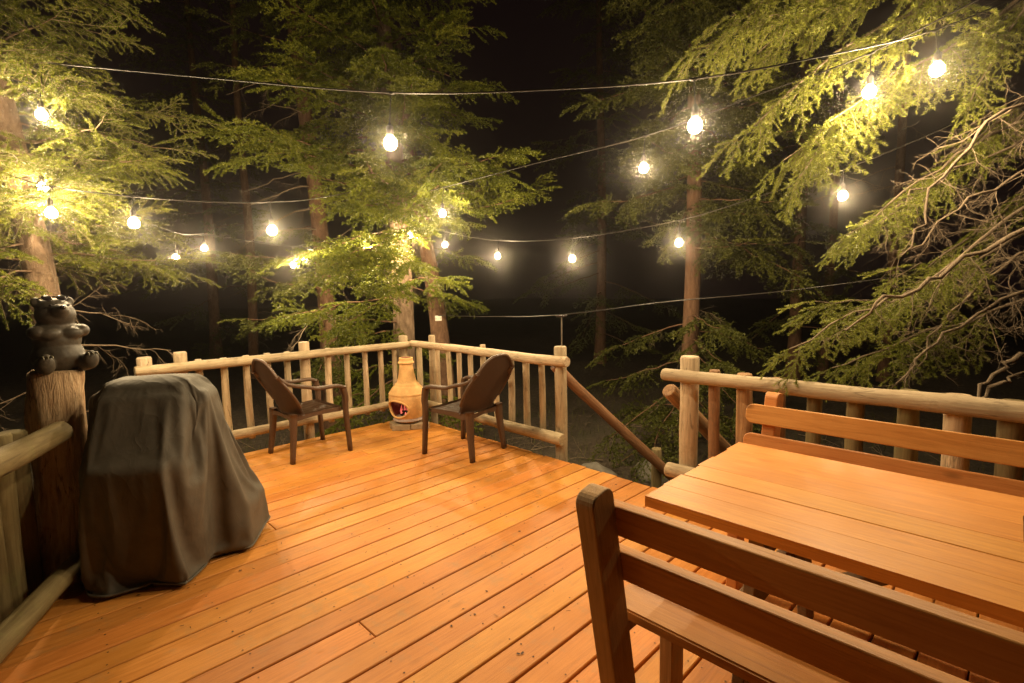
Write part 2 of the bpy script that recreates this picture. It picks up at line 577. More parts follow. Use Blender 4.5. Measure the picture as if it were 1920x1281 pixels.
r1 = railing('log_railing', 'peeled log railing along the far deck edge behind the chair and the grill', (1.9, 5.08, 0))
log('top_rail', (0.70, 5.02, 0.852), (3.36, 5.02, 0.842), 0.044, 0.036, M_LOG, r1, rings=22, bend=0.012, seed=1)
log('bottom_rail', (0.62, 5.00, 0.190), (3.20, 5.01, 0.185), 0.046, 0.038, M_LOG, r1, rings=18, bend=0.01, seed=2)
for i, (x, zt, r) in enumerate([(0.78, 0.955, .055), (1.03, 0.972, .052), (1.16, .895, .030), (1.36, .885, .032), (1.55, .888, .032), (1.735, .890, .031), (1.92, .885, .031),
                                (2.095, 0.968, .052), (2.335, .880, .034), (2.54, .875, .031), (2.75, .872, .029), (2.94, .868, .031), (3.115, .86, .028), (3.25, 0.94, .055)]):
    big = r > .04
    log('post' if big else 'baluster', (x + 0.01, 5.09 + r * 0.4, -1.1 if big else 0.10), (x, 5.07 + r * 0.4, zt), r * 1.02, r * .96, M_LOG, r1, rings=8, bend=0.006, seed=10 + i)

r2 = railing('log_railing', 'peeled log railing between the chimenea corner and the stair gap', (3.36, 3.8, 0))
log('top_rail', (3.30, 5.00, 0.850), (3.30, 2.70, 0.838), 0.036, 0.045, M_LOG, r2, rings=20, bend=0.012, rough=0.09, seed=3)
log('bottom_rail', (3.27, 4.90, 0.195), (3.275, 2.735, 0.165), 0.04, 0.053, M_LOG, r2, rings=16, bend=0.008, seed=4)
for i, (y, zt, r) in enumerate([(4.95, .86, .034), (4.70, .955, .040), (4.593, .86, .027), (4.40, .86, .027), (4.215, .86, .027), (4.03, .86, .028), (3.83, .905, .029), (3.64, .86, .029), (3.44, .855, .032),
                                (3.237, .85, .032), (3.046, .85, .029), (2.828, .955, .054)]):
    big = r > .036
    log('post' if big else 'baluster', (3.36 + r * .3, y, -1.1 if big else 0.09), (3.355 + r * .3, y, zt), r * 1.02, r * .97, M_LOG, r2, rings=8, bend=0.006, seed=40 + i)

r3 = railing('log_railing', 'log railing behind the orange bench, with squat round posts', (3.38, 0.6, 0))
log('top_rail', (3.29, 1.815, 0.828), (3.29, -1.3, 0.850), 0.043, 0.056, M_LOG, r3, rings=26, bend=0.01, seed=5)
log('bottom_rail', (3.28, 1.77, 0.150), (3.28, -1.3, 0.150), 0.052, 0.055, M_LOG, r3, rings=16, bend=0.008, seed=6)
for i, (y, zt, r) in enumerate([(1.66, .962, .064), (1.475, .885, .036), (1.278, .880, .050), (1.08, .872, .046), (.875, .868, .042), (.664, .866, .045), (.432, .880, .050), (.234, .882, .056), (.03, .880, .054),
                                (-.2, .88, .05), (-.45, .88, .05), (-.72, .88, .05)]):
    big = i in (0, 7)
    log('post' if big else 'baluster', (3.36 + r * .4, y, -1.1 if big else 0.06), (3.35 + r * .4, y, zt), r * 1.02, r * .98, M_LOG if i in (0, 7) else (M_LOGD if i in (2, 3, 1) else M_LOGG), r3, rings=8, bend=0.006, seed=70 + i)

r4 = railing('log_railing', 'low darkened mossy log railing below the bear beside the grill cover', (-0.15, 2.7, 0))
log('top_rail', (-0.78, 1.55, 0.80), (0.155, 3.36, 0.79), 0.062, 0.055, M_LOGG, r4, rings=16, bend=0.012, seed=7)
log('bottom_rail', (-0.80, 1.42, 0.10), (0.20, 3.45, 0.10), 0.062, 0.05, M_LOGG, r4, rings=16, bend=0.01, seed=8)
for i, (x, y, r, zt) in enumerate([(-0.10, 3.02, .075, .96), (-0.25, 2.72, .06, .86), (-0.40, 2.42, .06, .86), (-0.56, 2.11, .07, .86), (0.02, 3.24, .055, .84), (-0.17, 2.87, .055, .84), (-0.04, 3.13, .05, .82), (0.07, 3.36, .055, .82)]):
    big = r >= .07
    log('post' if big else 'baluster', (x - 0.10, y + 0.05, -1.0 if big else -0.55), (x - 0.10, y + 0.05, zt), r * 1.05, r, M_LOGG, r4, rings=8, bend=0.01, seed=90 + i)

s1 = tag(empty('stair_handrail', (3.5, 2.85, 0)), 'sloping red-brown log handrail leading down from the chimenea-side gap post', 'handrail', 'handrails of the stair gap')
log('rail', (3.34, 2.88, 0.79), (4.85, 2.44, -0.62), 0.045, 0.05, M_LOGD, s1, rings=14, bend=0.012, seed=9)
log('post', (4.60, 2.60, -1.3), (4.60, 2.60, -0.19), 0.055, 0.05, M_LOGG, s1, rings=8, seed=91)
s2 = tag(empty('stair_handrail', (3.5, 1.85, 0)), 'short sloping log handrail by the thick gap post next to the bench', 'handrail', 'handrails of the stair gap')
log('rail', (3.40, 1.83, 0.70), (4.95, 1.58, -0.55), 0.055, 0.055, M_LOGD, s2, rings=14, bend=0.01, seed=92)
log('post', (4.78, 1.66, -1.3), (4.78, 1.66, -0.40), 0.05, 0.05, M_LOGG, s2, rings=8, seed=93)
st = tag(empty('stairs', (3.6, 2.2, -0.5)), 'rough timber steps going down through the railing gap', 'stairs')
for i in range(5):
    box('tread', (3.42 + i * 0.27, 2.22, -0.20 - i * 0.19), (0.28, 0.84, 0.045), M_FRAME, st)
for yy in (1.78, 2.66):
    box('stringer', (3.98, yy, -0.66), (1.75, 0.045, 0.22), M_FRAME, st, (0, R(35), 0))

# ------------------------------------------------------------------ bear on a trunk post
bp = Vector((0.16, 3.53, 0))
stump = log('trunk_post', (bp.x - 0.10, bp.y - 0.02, -1.0), (bp.x + 0.01, bp.y, 1.085), 0.150, 0.112, M_STUMP, None, segs=36, rings=40, rough=0.17, bend=0.02, seed=12)
tag(stump, 'cracked peeled tree trunk post carrying the dark bear', 'post')

def blob_mesh(name, parts, voxel=0.008, smooth_it=4):
    bm = bmesh.new()
    for c, r, rot in parts:
        mm = Matrix.Translation(c) @ Matrix.Rotation(rot, 4, 'Y') @ Matrix.Diagonal((*(r if isinstance(r, tuple) else (r, r, r)), 1))
        bmesh.ops.create_icosphere(bm, subdivisions=3, radius=1, matrix=mm)
    me = from_bm(name, bm)
    o = bpy.data.objects.new('blob', me)
    COL.objects.link(o)
    md = o.modifiers.new('r', 'REMESH')
    md.mode = 'VOXEL'
    md.voxel_size = voxel
    sm = o.modifiers.new('s', 'SMOOTH')
    sm.iterations = smooth_it
    sm.factor = 0.5
    dg = bpy.context.evaluated_depsgraph_get()
    out = bpy.data.meshes.new_from_object(o.evaluated_get(dg))
    bpy.data.objects.remove(o)
    out.polygons.foreach_set('use_smooth', [True] * len(out.polygons))
    out.name = name
    return out

# local frame of the bear: +x is where it faces, z up, sitting with arms over the belly
parts = [
    ((0, 0, .085), (.125, .130, .095), 0), ((.0, 0, .17), (.105, .118, .085), 0), ((0.0, 0, .215), (.098, .122, .06), 0),
    ((.02, 0, .30), (.088, .098, .070), 0), ((.0, 0, .335), (.075, .088, .05), 0), ((.085, 0, .315), (.055, .048, .038), -.35), ((.12, 0, .325), (.030, .030, .024), -.4),
    ((-.005, .078, .365), (.018, .026, .026), 0), ((-.005, -.078, .365), (.018, .026, .026), 0),
    ((.05, .105, .215), (.055, .042, .034), 0), ((.05, -.105, .215), (.055, .042, .034), 0), ((.085, .05, .205), (.035, .055, .030), 0), ((.085, -.05, .205), (.035, .055, .030), 0),
    ((.09, .095, .05), (.085, .045, .045), 0), ((.09, -.095, .05), (.085, .045, .045), 0), ((.155, .105, .065), (.028, .040, .050), .2), ((.155, -.105, .065), (.028, .040, .050), .2),
]
bm_ = blob_mesh('bear_body', parts, 0.0065, 3)
bear = empty('bear_statue', (bp.x + 0.02, bp.y, 1.068), math.atan2(-FH.y, -FH.x) + R(58))
bear.scale = (.86, .86, 1.0)
tag(bear, 'dark brown seated bear statue on top of the trunk post', 'statue')
WORLD_SPACE[0] = False
add('body', bm_, M_BEAR, bear)
me = lathe_mesh('nose', [(0, -.012), (.013, -.006), (.016, 0), (.011, .008), (0, .012)], 12)
add('nose', me, M_GLASSES, bear, (.148, 0, .338))
for s in (-1, 1):
    add('eye', lathe_mesh('eye', [(0, -.007), (.006, -.004), (.008, 0), (.006, .004), (0, .007)], 10), M_GLASSES, bear, (.098, s * .04, .348))
    for q in (-1, 0, 1):
        cl = tube('claw', [(.175, s * .105 + q * .02, .100), (.195, s * .105 + q * .021, .098), (.205, s * .105 + q * .021, .086)], [.006, .005, .001], M_CLAW, bear, 6, 5)
        if False:
            tube('claw', [(.108, s * .055 + q * .016, .190), (.118, s * .055 + q * .016, .183), (.120, s * .055 + q * .016, .170)], [.004, .004, .001], M_CLAW, bear, 6, 4)
WORLD_SPACE[0] = True
sg = empty('sunglasses', (bp.x + 0.02, bp.y, 1.068 + .378), math.atan2(-FH.y, -FH.x) + R(58))
sg.scale = (.86, .86, 1.0)
tag(sg, 'dark sunglasses pushed up on the bear statue head', 'glasses')
WORLD_SPACE[0] = False
for s in (-1, 1):
    add('lens', lathe_mesh('lens', [(0, -.003), (.022, -.002), (.026, 0), (.022, .002), (0, .003)], 16), M_GLASSES, sg, (.03, s * .034, .008), (0, R(35), 0))
    tube('temple', [(.03, s * .06, .008), (-.02, s * .085, -.004), (-.07, s * .088, -.02)], .003, M_GLASSES, sg, 5, 8)
tube('bridge', [(.032, -.012, .012), (.034, 0, .015), (.032, .012, .012)], .003, M_GLASSES, sg, 5, 5)
WORLD_SPACE[0] = True

# ------------------------------------------------------------------ grill under its cover
GO = Vector((0.325, 2.995, 0))
GW = Vector((0.59, 0.807, 0))
GV = Vector((0.807, -0.59, 0))
grill = tag(empty('covered_grill', GO + GW * .35), 'grill hidden under a sagging dark grey fabric cover beside the bear post', 'grill')

def ring(w0, w1, v0, v1, p, n):
    """rounded rectangle, superellipse power p"""
    out = []
    for i in range(n):
        a = 2 * math.pi * (i + .5) / n
        c_, s_ = math.cos(a), math.sin(a)
        f = (abs(c_) ** p + abs(s_) ** p) ** (-1 / p)
        out.append(((w0 + w1) / 2 + (w1 - w0) / 2 * c_ * f, (v0 + v1) / 2 + (v1 - v0) / 2 * s_ * f))
    return out

def drape():
    """let a sewn fabric bag settle over the shapes of the grill (cloth simulation); local x away from the steps' side, y across, z up"""
    props = []
    for (c_, s_, b_) in [((.40, -.01, .79), (.32, .56, .47), .085), ((.19, .0, .57), (.29, .46, .23), .06), ((.38, .01, .28), (.58, .54, .42), .12),
                         ((.60, -.29, .19), (.40, .27, .22), .04), ((.3, 0, -.05), (4, 4, .10), .01)]:
        bm = bmesh.new()
        bmesh.ops.create_cube(bm, size=1)
        bmesh.ops.scale(bm, vec=s_, verts=bm.verts)
        bmesh.ops.bevel(bm, geom=bm.edges[:], offset=b_, segments=3, affect='EDGES')
        bmesh.ops.translate(bm, vec=c_, verts=bm.verts)
        q = bpy.data.objects.new('prop', from_bm('prop', bm))
        COL.objects.link(q)
        q.modifiers.new('c', 'COLLISION')
        q.collision.thickness_outer = .012
        q.collision.cloth_friction = 20
        props.append(q)
    K = np.array([(.105, -.15, .93, -.50, .45, 2.5), (.35, -.12, .88, -.47, .42, 2.5), (.70, -.05, .74, -.385, .355, 3.0), (.78, .01, .70, -.37, .35, 4.0), (1.06, .19, .61, -.335, .295, 6), (1.08, .27, .52, -.23, .19, 5), (1.085, .38, .42, -.06, .02, 2)])
    zs = np.concatenate([np.linspace(.105, 1.06, 42), [1.066, 1.071, 1.076, 1.080, 1.085]])
    NR = 130
    V = []
    for z in zs:
        q = [np.interp(z, K[:, 0], K[:, j]) for j in range(1, 6)]
        for w_, v_ in ring(*q, NR):
            V.append((w_ + noise.noise(Vector((w_ * 6, v_ * 6, z * 6))) * .004, v_ + noise.noise(Vector((w_ * 6, v_ * 6, z * 6 + 9))) * .004, z))
    F = [(i * NR + j, i * NR + (j + 1) % NR, (i + 1) * NR + (j + 1) % NR, (i + 1) * NR + j) for i in range(len(zs) - 1) for j in range(NR)]
    me = bpy.data.meshes.new('cover')
    me.from_pydata(V, [], F + [tuple((len(zs) - 1) * NR + j for j in range(NR))])
    q = bpy.data.objects.new('cloth', me)
    COL.objects.link(q)
    cl = q.modifiers.new('cl', 'CLOTH')
    st_ = cl.settings
    st_.quality = 6
    st_.mass = .35
    st_.tension_stiffness = st_.compression_stiffness = 25
    st_.shear_stiffness = 8
    st_.bending_stiffness = .22
    st_.tension_damping = 10
    st_.air_damping = 2
    cl.collision_settings.collision_quality = 3
    cl.collision_settings.distance_min = .008
    cl.collision_settings.use_self_collision = False
    for f_ in range(1, 37):
        SC.frame_set(f_)
    sm = q.modifiers.new('sm', 'SMOOTH')
    sm.factor, sm.iterations = .5, 1
    q.modifiers.new('s', 'SUBSURF').levels = 1
    out = bpy.data.meshes.new_from_object(q.evaluated_get(bpy.context.evaluated_depsgraph_get()))
    for z in props + [q]:
        bpy.data.objects.remove(z)
    SC.frame_set(1)
    out.polygons.foreach_set('use_smooth', [True] * len(out.polygons))
    out.name = 'cover'
    return out

WORLD_SPACE[0] = False
GV2 = -GV
gm = drape()
gm.transform(Matrix.Diagonal((.86, .95, .985, 1)))
gm.transform(Matrix(((GW.x, GV2.x, 0, GO.x - grill.location.x), (GW.y, GV2.y, 0, GO.y - grill.location.y), (0, 0, 1, 0), (0, 0, 0, 1))))
gm.materials.clear()
cover = add('cover', gm, M_COVER, grill)
bme = bmesh.new()
bme.from_mesh(gm)
edge_next = {}
for e_ in bme.edges:
    if e_.is_boundary:
        for p_, q_ in ((e_.verts[0], e_.verts[1]), (e_.verts[1], e_.verts[0])):
            edge_next.setdefault(p_.index, []).append(q_.index)
start = min(edge_next, key=lambda i_: gm.vertices[i_].co.z)
loop_, prev, cur = [start], None, start
while True:
    nx_ = [i_ for i_ in edge_next[cur] if i_ != prev]
    prev, cur = cur, nx_[0]
    if cur == start or len(loop_) > 2000:
        break
    loop_.append(cur)
bme.free()
hem = [Vector(gm.vertices[i_].co) + Vector((0, 0, .004)) for i_ in loop_] + [Vector(gm.vertices[start].co) + Vector((0, 0, .004))]
tube('hem', hem, .0065, M_COVER, cover, 6)
WORLD_SPACE[0] = True
for (w_, v_) in ((.10, -.17), (.10, .15), (.58, -.18), (.58, .18)):
    p_ = GO + GW * w_ + GV * v_
    wl = add('wheel', lathe_mesh('wheel', [(0, -.018), (.035, -.018), (.04, -.012), (.04, .012), (.035, .018), (0, .018)], 16), M_GLASSES, grill, p_ + Vector((0, 0, .041)), z_to(GV))
    log('leg', p_ + Vector((0, 0, .06)), p_ + Vector((0, 0, .6)), .014, .014, M_GLASSES, grill, 8, 3, 0)

# ------------------------------------------------------------------ resin armchairs
def chair(loc, rz, label):
    o = tag(empty('plastic_armchair', loc, rz), label, 'chair', 'brown plastic armchairs by the chimenea')
    WORLD_SPACE[0] = False
    # seat: slatted shell, dished
    nxs, nys = 14, 29
    bm = bmesh.new()
    gridv = []
    for i in range(nxs):
        u = i / (nxs - 1)
        rowv = []
        for j in range(nys):
            v = j / (nys - 1) * 2 - 1
            hw = .215 + .03 * u
            z = .405 + .018 * u - .022 * (1 - v * v) * math.sin(math.pi * min(1, u * 1.05)) - (.03 * max(0, (u - .86) / .14) ** 2)
            z -= .005 if (j % 4 == 3 and .1 < u < .86) else 0
            rowv.append(bm.verts.new((-.205 + u * .435, v * hw, z)))
        gridv.append(rowv)
    for i in range(nxs - 1):
        for j in range(nys - 1):
            bm.faces.new((gridv[i][j], gridv[i + 1][j], gridv[i + 1][j + 1], gridv[i][j + 1]))
    bmesh.ops.solidify(bm, geom=bm.faces[:], thickness=.012)
    seat = add('seat', from_bm('seat', bm, True), M_RESIN, o)
    add('apron', from_arrays('apron', *sweep_apron(), True), M_RESIN, seat)
    # back shell: fan-shaped, leaning back, wrapped round the sitter
    bm = bmesh.new()
    gridv = []
    nu, nv = 21, 19
    for i in range(nv):
        k = i / (nv - 1)
        rowv = []
        for j in range(nu):
            u = j / (nu - 1) * 2 - 1
            zt = .40 + k * (.495 - .13 * abs(u) ** 2.6)
            lean = -.19 - .165 * k - .02 * k * k
            hw = .243 + .055 * math.sin(math.pi * min(1, k * .75)) - .03 * k ** 3
            wrap = .085 * (u * u) * (1 - .45 * k)
            rowv.append(bm.verts.new((lean + wrap, u * hw, zt)))
        gridv.append(rowv)
    for i in range(nv - 1):
        for j in range(nu - 1):
            bm.faces.new((gridv[i][j], gridv[i][j + 1], gridv[i + 1][j + 1], gridv[i + 1][j]))
    rim = [Vector(gridv[i][0].co) for i in range(4, nv)] + [Vector(gridv[-1][j].co) for j in range(1, nu)] + [Vector(gridv[i][-1].co) for i in range(nv - 2, 3, -1)]
    bmesh.ops.solidify(bm, geom=bm.faces[:], thickness=.008)
    back = add('backrest', from_bm('backrest', bm, True), M_RESIN, o)
    tube('rim', rim[::1], .013, M_RESIN, back, 6)
    for s in (-1, 1):
        e = Vector(gridv_edge(rim, s))
        pts = [e, e + Vector((.09, s * .006, -.075)), Vector((-.07, s * .266, .645)), Vector((.0, s * .27, .624)), Vector((.10, s * .272, .622)), Vector((.20, s * .272, .618)), Vector((.255, s * .268, .590))]
        add('armrest', ribbon('armrest', smooth_path(pts, 26), .056, .030), M_RESIN, o)
        fl = [Vector((.238, s * .268, .605)), Vector((.262, s * .266, .50)), Vector((.262, s * .262, .38)), Vector((.285, s * .268, .0))]
        add('front_leg', ribbon('front_leg', smooth_path(fl, 14), .066, .046, taper=.70, up=(1, 0, 0)), M_RESIN, o)
        bl = [Vector((-.195, s * .205, .42)), Vector((-.205, s * .215, .25)), Vector((-.235, s * .232, .0))]
        add('rear_leg', ribbon('rear_leg', smooth_path(bl, 10), .080, .052, taper=.62, up=(1, 0, 0)), M_RESIN, o)
    WORLD_SPACE[0] = True
    return o

def gridv_edge(rim, s):
    c_ = [p for p in rim if (p.y * s) > 0]
    return min(c_, key=lambda p: abs(p.z - .77))

def ribbon(name, P, wd, th, taper=1.0, up=(0, 0, 1)):
    """rounded flat bar swept along P"""
    P = np.asarray(P)
    n = len(P)
    T = np.gradient(P, axis=0)
    T /= np.linalg.norm(T, axis=1, keepdims=True)
    U = np.array(up, float)
    S = np.cross(T, U)
    S /= np.linalg.norm(S, axis=1, keepdims=True)
    N = np.cross(S, T)
    sec = [(-.5, -.3), (-.38, -.5), (.38, -.5), (.5, -.3), (.5, .3), (.38, .5), (-.38, .5), (-.5, .3)]
    k = np.linspace(1, taper, n)[:, None, None]
    sa = np.array([q[0] for q in sec])[None, :, None]
    sb = np.array([q[1] for q in sec])[None, :, None]
    V = P[:, None] + k * (sa * wd * S[:, None] + sb * th * N[:, None])
    m_ = len(sec)
    F = [(i * m_ + j, i * m_ + (j + 1) % m_, (i + 1) * m_ + (j + 1) % m_, (i + 1) * m_ + j) for i in range(n - 1) for j in range(m_)]
    me = bpy.data.meshes.new(name)
    me.from_pydata([tuple(v) for v in V.reshape(-1, 3)], [], F + [tuple(range(m_)), tuple((n - 1) * m_ + j for j in range(m_))])
    for p in me.polygons:
        p.use_smooth = len(p.vertices) == 4
    return me

def sweep_apron():
    """skirt under the seat rim that runs into the legs"""
    P = []
    for x, y in [(-.20, -.21), (-.20, 0), (-.20, .21), (0, .225), (.215, .24), (.228, .12), (.23, 0), (.228, -.12), (.215, -.24), (0, -.225), (-.20, -.21)]:
        P.append((x, y))
    P = smooth_path([(x, y, 0) for x, y in P], 60)
    V, F = [], []
    for i, p in enumerate(P):
        s = abs(math.sin(i / 59 * math.pi * 4))
        zt = .405 + .018 * (p[0] + .2) / .43
        V += [(p[0] * 1.0, p[1] * 1.0, zt), (p[0] * 1.015, p[1] * 1.015, zt - .055 + .02 * s)]
    for i in range(59):
        F.append((2 * i, 2 * i + 1, 2 * i + 3, 2 * i + 2))
    return V, F

chair((1.865, 4.60, 0), R(2), 'brown plastic armchair in front of the far railing, next to the grill cover')
chair((2.885, 3.52, 0), R(101), 'brown plastic armchair with its back turned, near the stair gap')

# ------------------------------------------------------------------ chimenea with a fire
CH = Vector((2.985, 4.64, 0))
bb = tag(empty('brick_base', CH), 'low base of grey bricks under the clay chimenea', 'base')
ang = math.atan2(-FH.y, -FH.x)
rotb = ang + R(12)
for i, (u, v) in enumerate([(.105, -.075), (.105, .075 + .045), (-.01, -.12), (-.01, .04), (-.12, -.05), (-.12, .1), (.105, .0)][:6]):
    c_ = CH + Vector((math.cos(rotb) * u - math.sin(rotb) * v, math.sin(rotb) * u + math.cos(rotb) * v, .031))
    box('brick', c_, (.10, .19 if i < 2 else .15, .058), M_BRICK, bb, (0, 0, rotb + (i % 3 - 1) * .03), bev=.004, warp=.002)
chim = tag(empty('chimenea', CH + Vector((0, 0, .060)), ang - R(30)), 'bottle-shaped terracotta chimenea with a small fire in its mouth', 'chimenea')
WORLD_SPACE[0] = False
prof = [(.105, 0), (.125, .015), (.152, .06), (.174, .12), (.188, .18), (.195, .235), (.196, .275), (.190, .300), (.193, .305), (.196, .313), (.190, .322), (.176, .345), (.155, .375), (.137, .395), (.128, .402), (.128, .412),
        (.112, .420), (.100, .445), (.090, .48), (.082, .52), (.075, .57), (.071, .61), (.070, .622), (.082, .628), (.086, .637), (.082, .648), (.072, .652), (.071, .675), (.074, .684), (.070, .69)]
zz = np.concatenate([np.linspace(0, .30, 46)[:-1], [p[1] for p in prof if p[1] >= .30]])
pr = np.interp(zz, [p[1] for p in prof], [p[0] for p in prof])
NA = 120
MZ, MA_, MH, MW = .158, 0.0, .098, .140   # mouth centre height, angle, half height, half width
bm = bmesh.new()
go, gi = [], []
for r_, z_ in zip(pr, zz):
    go.append([bm.verts.new((r_ * math.cos(2 * math.pi * j / NA), r_ * math.sin(2 * math.pi * j / NA), z_)) for j in range(NA)])
    ri = r_ - .016
    gi.append([bm.verts.new((ri * math.cos(2 * math.pi * j / NA), ri * math.sin(2 * math.pi * j / NA), z_)) for j in range(NA)])
def in_mouth(j, z):
    a = 2 * math.pi * (j + .5) / NA
    a = (a + math.pi) % (2 * math.pi) - math.pi
    arc = a * .185
    zz_ = z - MZ
    hz = MH if zz_ > 0 else MH * .85
    return (arc / MW) ** 2 + (zz_ / hz) ** 2 < 1
hole = set()
for i in range(len(zz) - 1):
    for j in range(NA):
        if in_mouth(j, (zz[i] + zz[i + 1]) / 2):
            hole.add((i, j))
            continue
        j2 = (j + 1) % NA
        bm.faces.new((go[i][j], go[i][j2], go[i + 1][j2], go[i + 1][j]))
        fi = bm.faces.new((gi[i][j], gi[i + 1][j], gi[i + 1][j2], gi[i][j2]))
        fi.material_index = 1
for j in range(NA):
    j2 = (j + 1) % NA
    bm.faces.new((go[-1][j], go[-1][j2], gi[-1][j2], gi[-1][j]))
bm.faces.new([v for v in go[0]][::-1])
for (i, j) in hole:
    j2 = (j + 1) % NA
    for (di, dj, q) in ((-1, 0, (go[i][j], go[i][j2], gi[i][j2], gi[i][j])), (1, 0, (go[i + 1][j2], go[i + 1][j], gi[i + 1][j], gi[i + 1][j2])),
                        (0, -1, (go[i + 1][j], go[i][j], gi[i][j], gi[i + 1][j])), (0, 1, (go[i][j2], go[i + 1][j2], gi[i + 1][j2], gi[i][j2]))):
        if ((i + di), (j + dj) % NA) not in hole:
            bm.faces.new(q)
me = from_bm('body', bm, True)
me.materials.append(M_CLAY)
me.materials.append(M_FIRELIT_SOOT)
body = add('body', me, None, chim)
lip = []
for k in range(48):
    a = 2 * math.pi * k / 48
    arc, z_ = MW * 1.02 * math.cos(a), MZ + (MH if math.sin(a) > 0 else MH * .85) * 1.02 * math.sin(a)
    r_ = np.interp(z_, zz, pr) + .001
    lip.append((r_ * math.cos(arc / .185), r_ * math.sin(arc / .185), z_))
lip += lip[:2]
tube('mouth_rim', lip, .0105, M_CLAY, body, 8)
add('ash_bed', lathe_mesh('ash_bed', [(0, .075), (.09, .07), (.15, .055), (.16, .03)], 24), M_ASH, chim)
for i, (x, y, a) in enumerate(((.03, -.04, .4), (.02, .05, -.5), (.06, .02, 1.2))):
    log('firewood', (x - .07 * math.cos(a), y - .07 * math.sin(a), .085 + .014 * i), (x + .07 * math.cos(a), y + .07 * math.sin(a), .09 + .02 * i), .014, .012, M_CHAR, chim, 10, 4, .1, seed=i)
def flame(x, y, h, r, m_, z0=.085):
    P = [(r * .55, 0), (r, .16 * h), (r * .95, .33 * h), (r * .6, .6 * h), (r * .25, .85 * h), (0, h)]
    me = lathe_mesh('flame', [(0, -.005)] + P, 12)
    for v in me.vertices:
        k = max(0, v.co.z / h)
        v.co.x += .25 * r * math.sin(k * 5 + x * 90)
        v.co.y += .5 * r * math.sin(k * 4 + y * 70) * k
    add('flame', me, m_, chim, (x, y, z0))
for i, (x, y, h_, r_) in enumerate([(.0, .08, .10, .012), (.03, .055, .075, .010), (.04, .03, .10, .012), (.05, .0, .125, .013), (.03, -.02, .09, .011), (.045, -.045, .11, .012), (.02, -.07, .08, .011), (.0, -.1, .07, .011), (.08, -.02, .045, .009), (.075, .035, .05, .009)]):
    flame(x, y, h_, r_, M_FLAME)
flame(.075, .088, .085, .019, M_FLAMEW)
WORLD_SPACE[0] = True

# ------------------------------------------------------------------ picnic table and benches
tb = tag(empty('picnic_table', (1.97, -0.1, 0)), 'orange plank picnic table between the two slatted benches', 'table')
TZ = .72
tw = [.137, .140, .141, .140, .139, .140]
x = 1.553
for i, w_ in enumerate(tw):
    ye = .925 + (.004 if i % 2 else -.003)
    box('plank', (x + w_ / 2, ye - 1.05, TZ - .019), (w_, 2.1, .038), M_TABLE, tb, (0, 0, 0), bev=.0018 if i in (1, 2) else 0)
    x += w_ + (.0050 if i == 1 else .0003)
for yy in (.56, -.80):
    box('crossbeam', (1.975, yy, TZ - .085), (.74, .04, .09), M_FRAME, tb)
    for s in (-1, 1):
        a = Vector((1.975 + s * .20, yy + .045, TZ - .06))
        c_ = Vector((1.975 + s * .37, yy + .045, 0.0))
        o = box('leg', (a + c_) / 2, (.09, .04, (a - c_).length - .005), M_FRAME, tb, z_to(a - c_))
    box('foot_beam', (1.975, yy + .088, .34), (.66, .04, .09), M_FRAME, tb)
for s in (-1, 1):
    a = Vector((1.975, .53 if s > 0 else -.77, .34))
    c_ = Vector((1.975, .05 if s > 0 else -.3, TZ - .06))
    box('brace', (a + c_) / 2, (.09, .038, (a - c_).length), M_FRAME, tb, z_to(a - c_))

def bench(name, label, xb, s, ye, zt, m_post):
    """s = +1: the sitter faces +x"""
    o = tag(empty(name, (xb + s * .2, ye - 1.0, 0)), label, 'bench', 'slatted benches at the picnic table')
    for k in (0, 1):
        yy = ye - .075 - k * 1.75
        top = Vector((xb, yy, zt))
        bot = Vector((xb + s * .17, yy, 0.0))
        post_me = post_board(.100, .062, (top - bot).length)
        p_ = add('back_post', post_me, m_post, o, (top + bot) / 2, z_to(top - bot))
        fr = Vector((xb + s * .46, yy, 0))
        box('front_leg', fr + Vector((0, 0, .20)), (.085, .05, .40), m_post, o)
        box('seat_bearer', (xb + s * .315, yy + .052, .375), (.40, .04, .085), M_FRAME, o)
    lean = math.atan2(.17 * s, zt)
    for i, zc in enumerate((zt - .105, zt - .252)):
        xx = xb + s * (.17 * (zt - zc) / zt + .068)
        hgt = .098
        me = slat_mesh(2.1, .036, hgt)
        so = add('backrest_slat', me, M_BENCH, o, (xx, ye - 1.05 + .03, zc), (0, -lean, 0))
    for i in range(2):
        box('seat_plank', (xb + s * (.245 + i * .155), ye - 1.03, .438 - .004 * i), (.142, 2.06, .038), M_BENCH, o, (0, -s * .03, 0), bev=.006, seg=2)
    return o

def post_board(wd, th, L):
    """upright board along z with a rounded top"""
    me = slat_mesh(wd, th, L, .34, True)
    return me

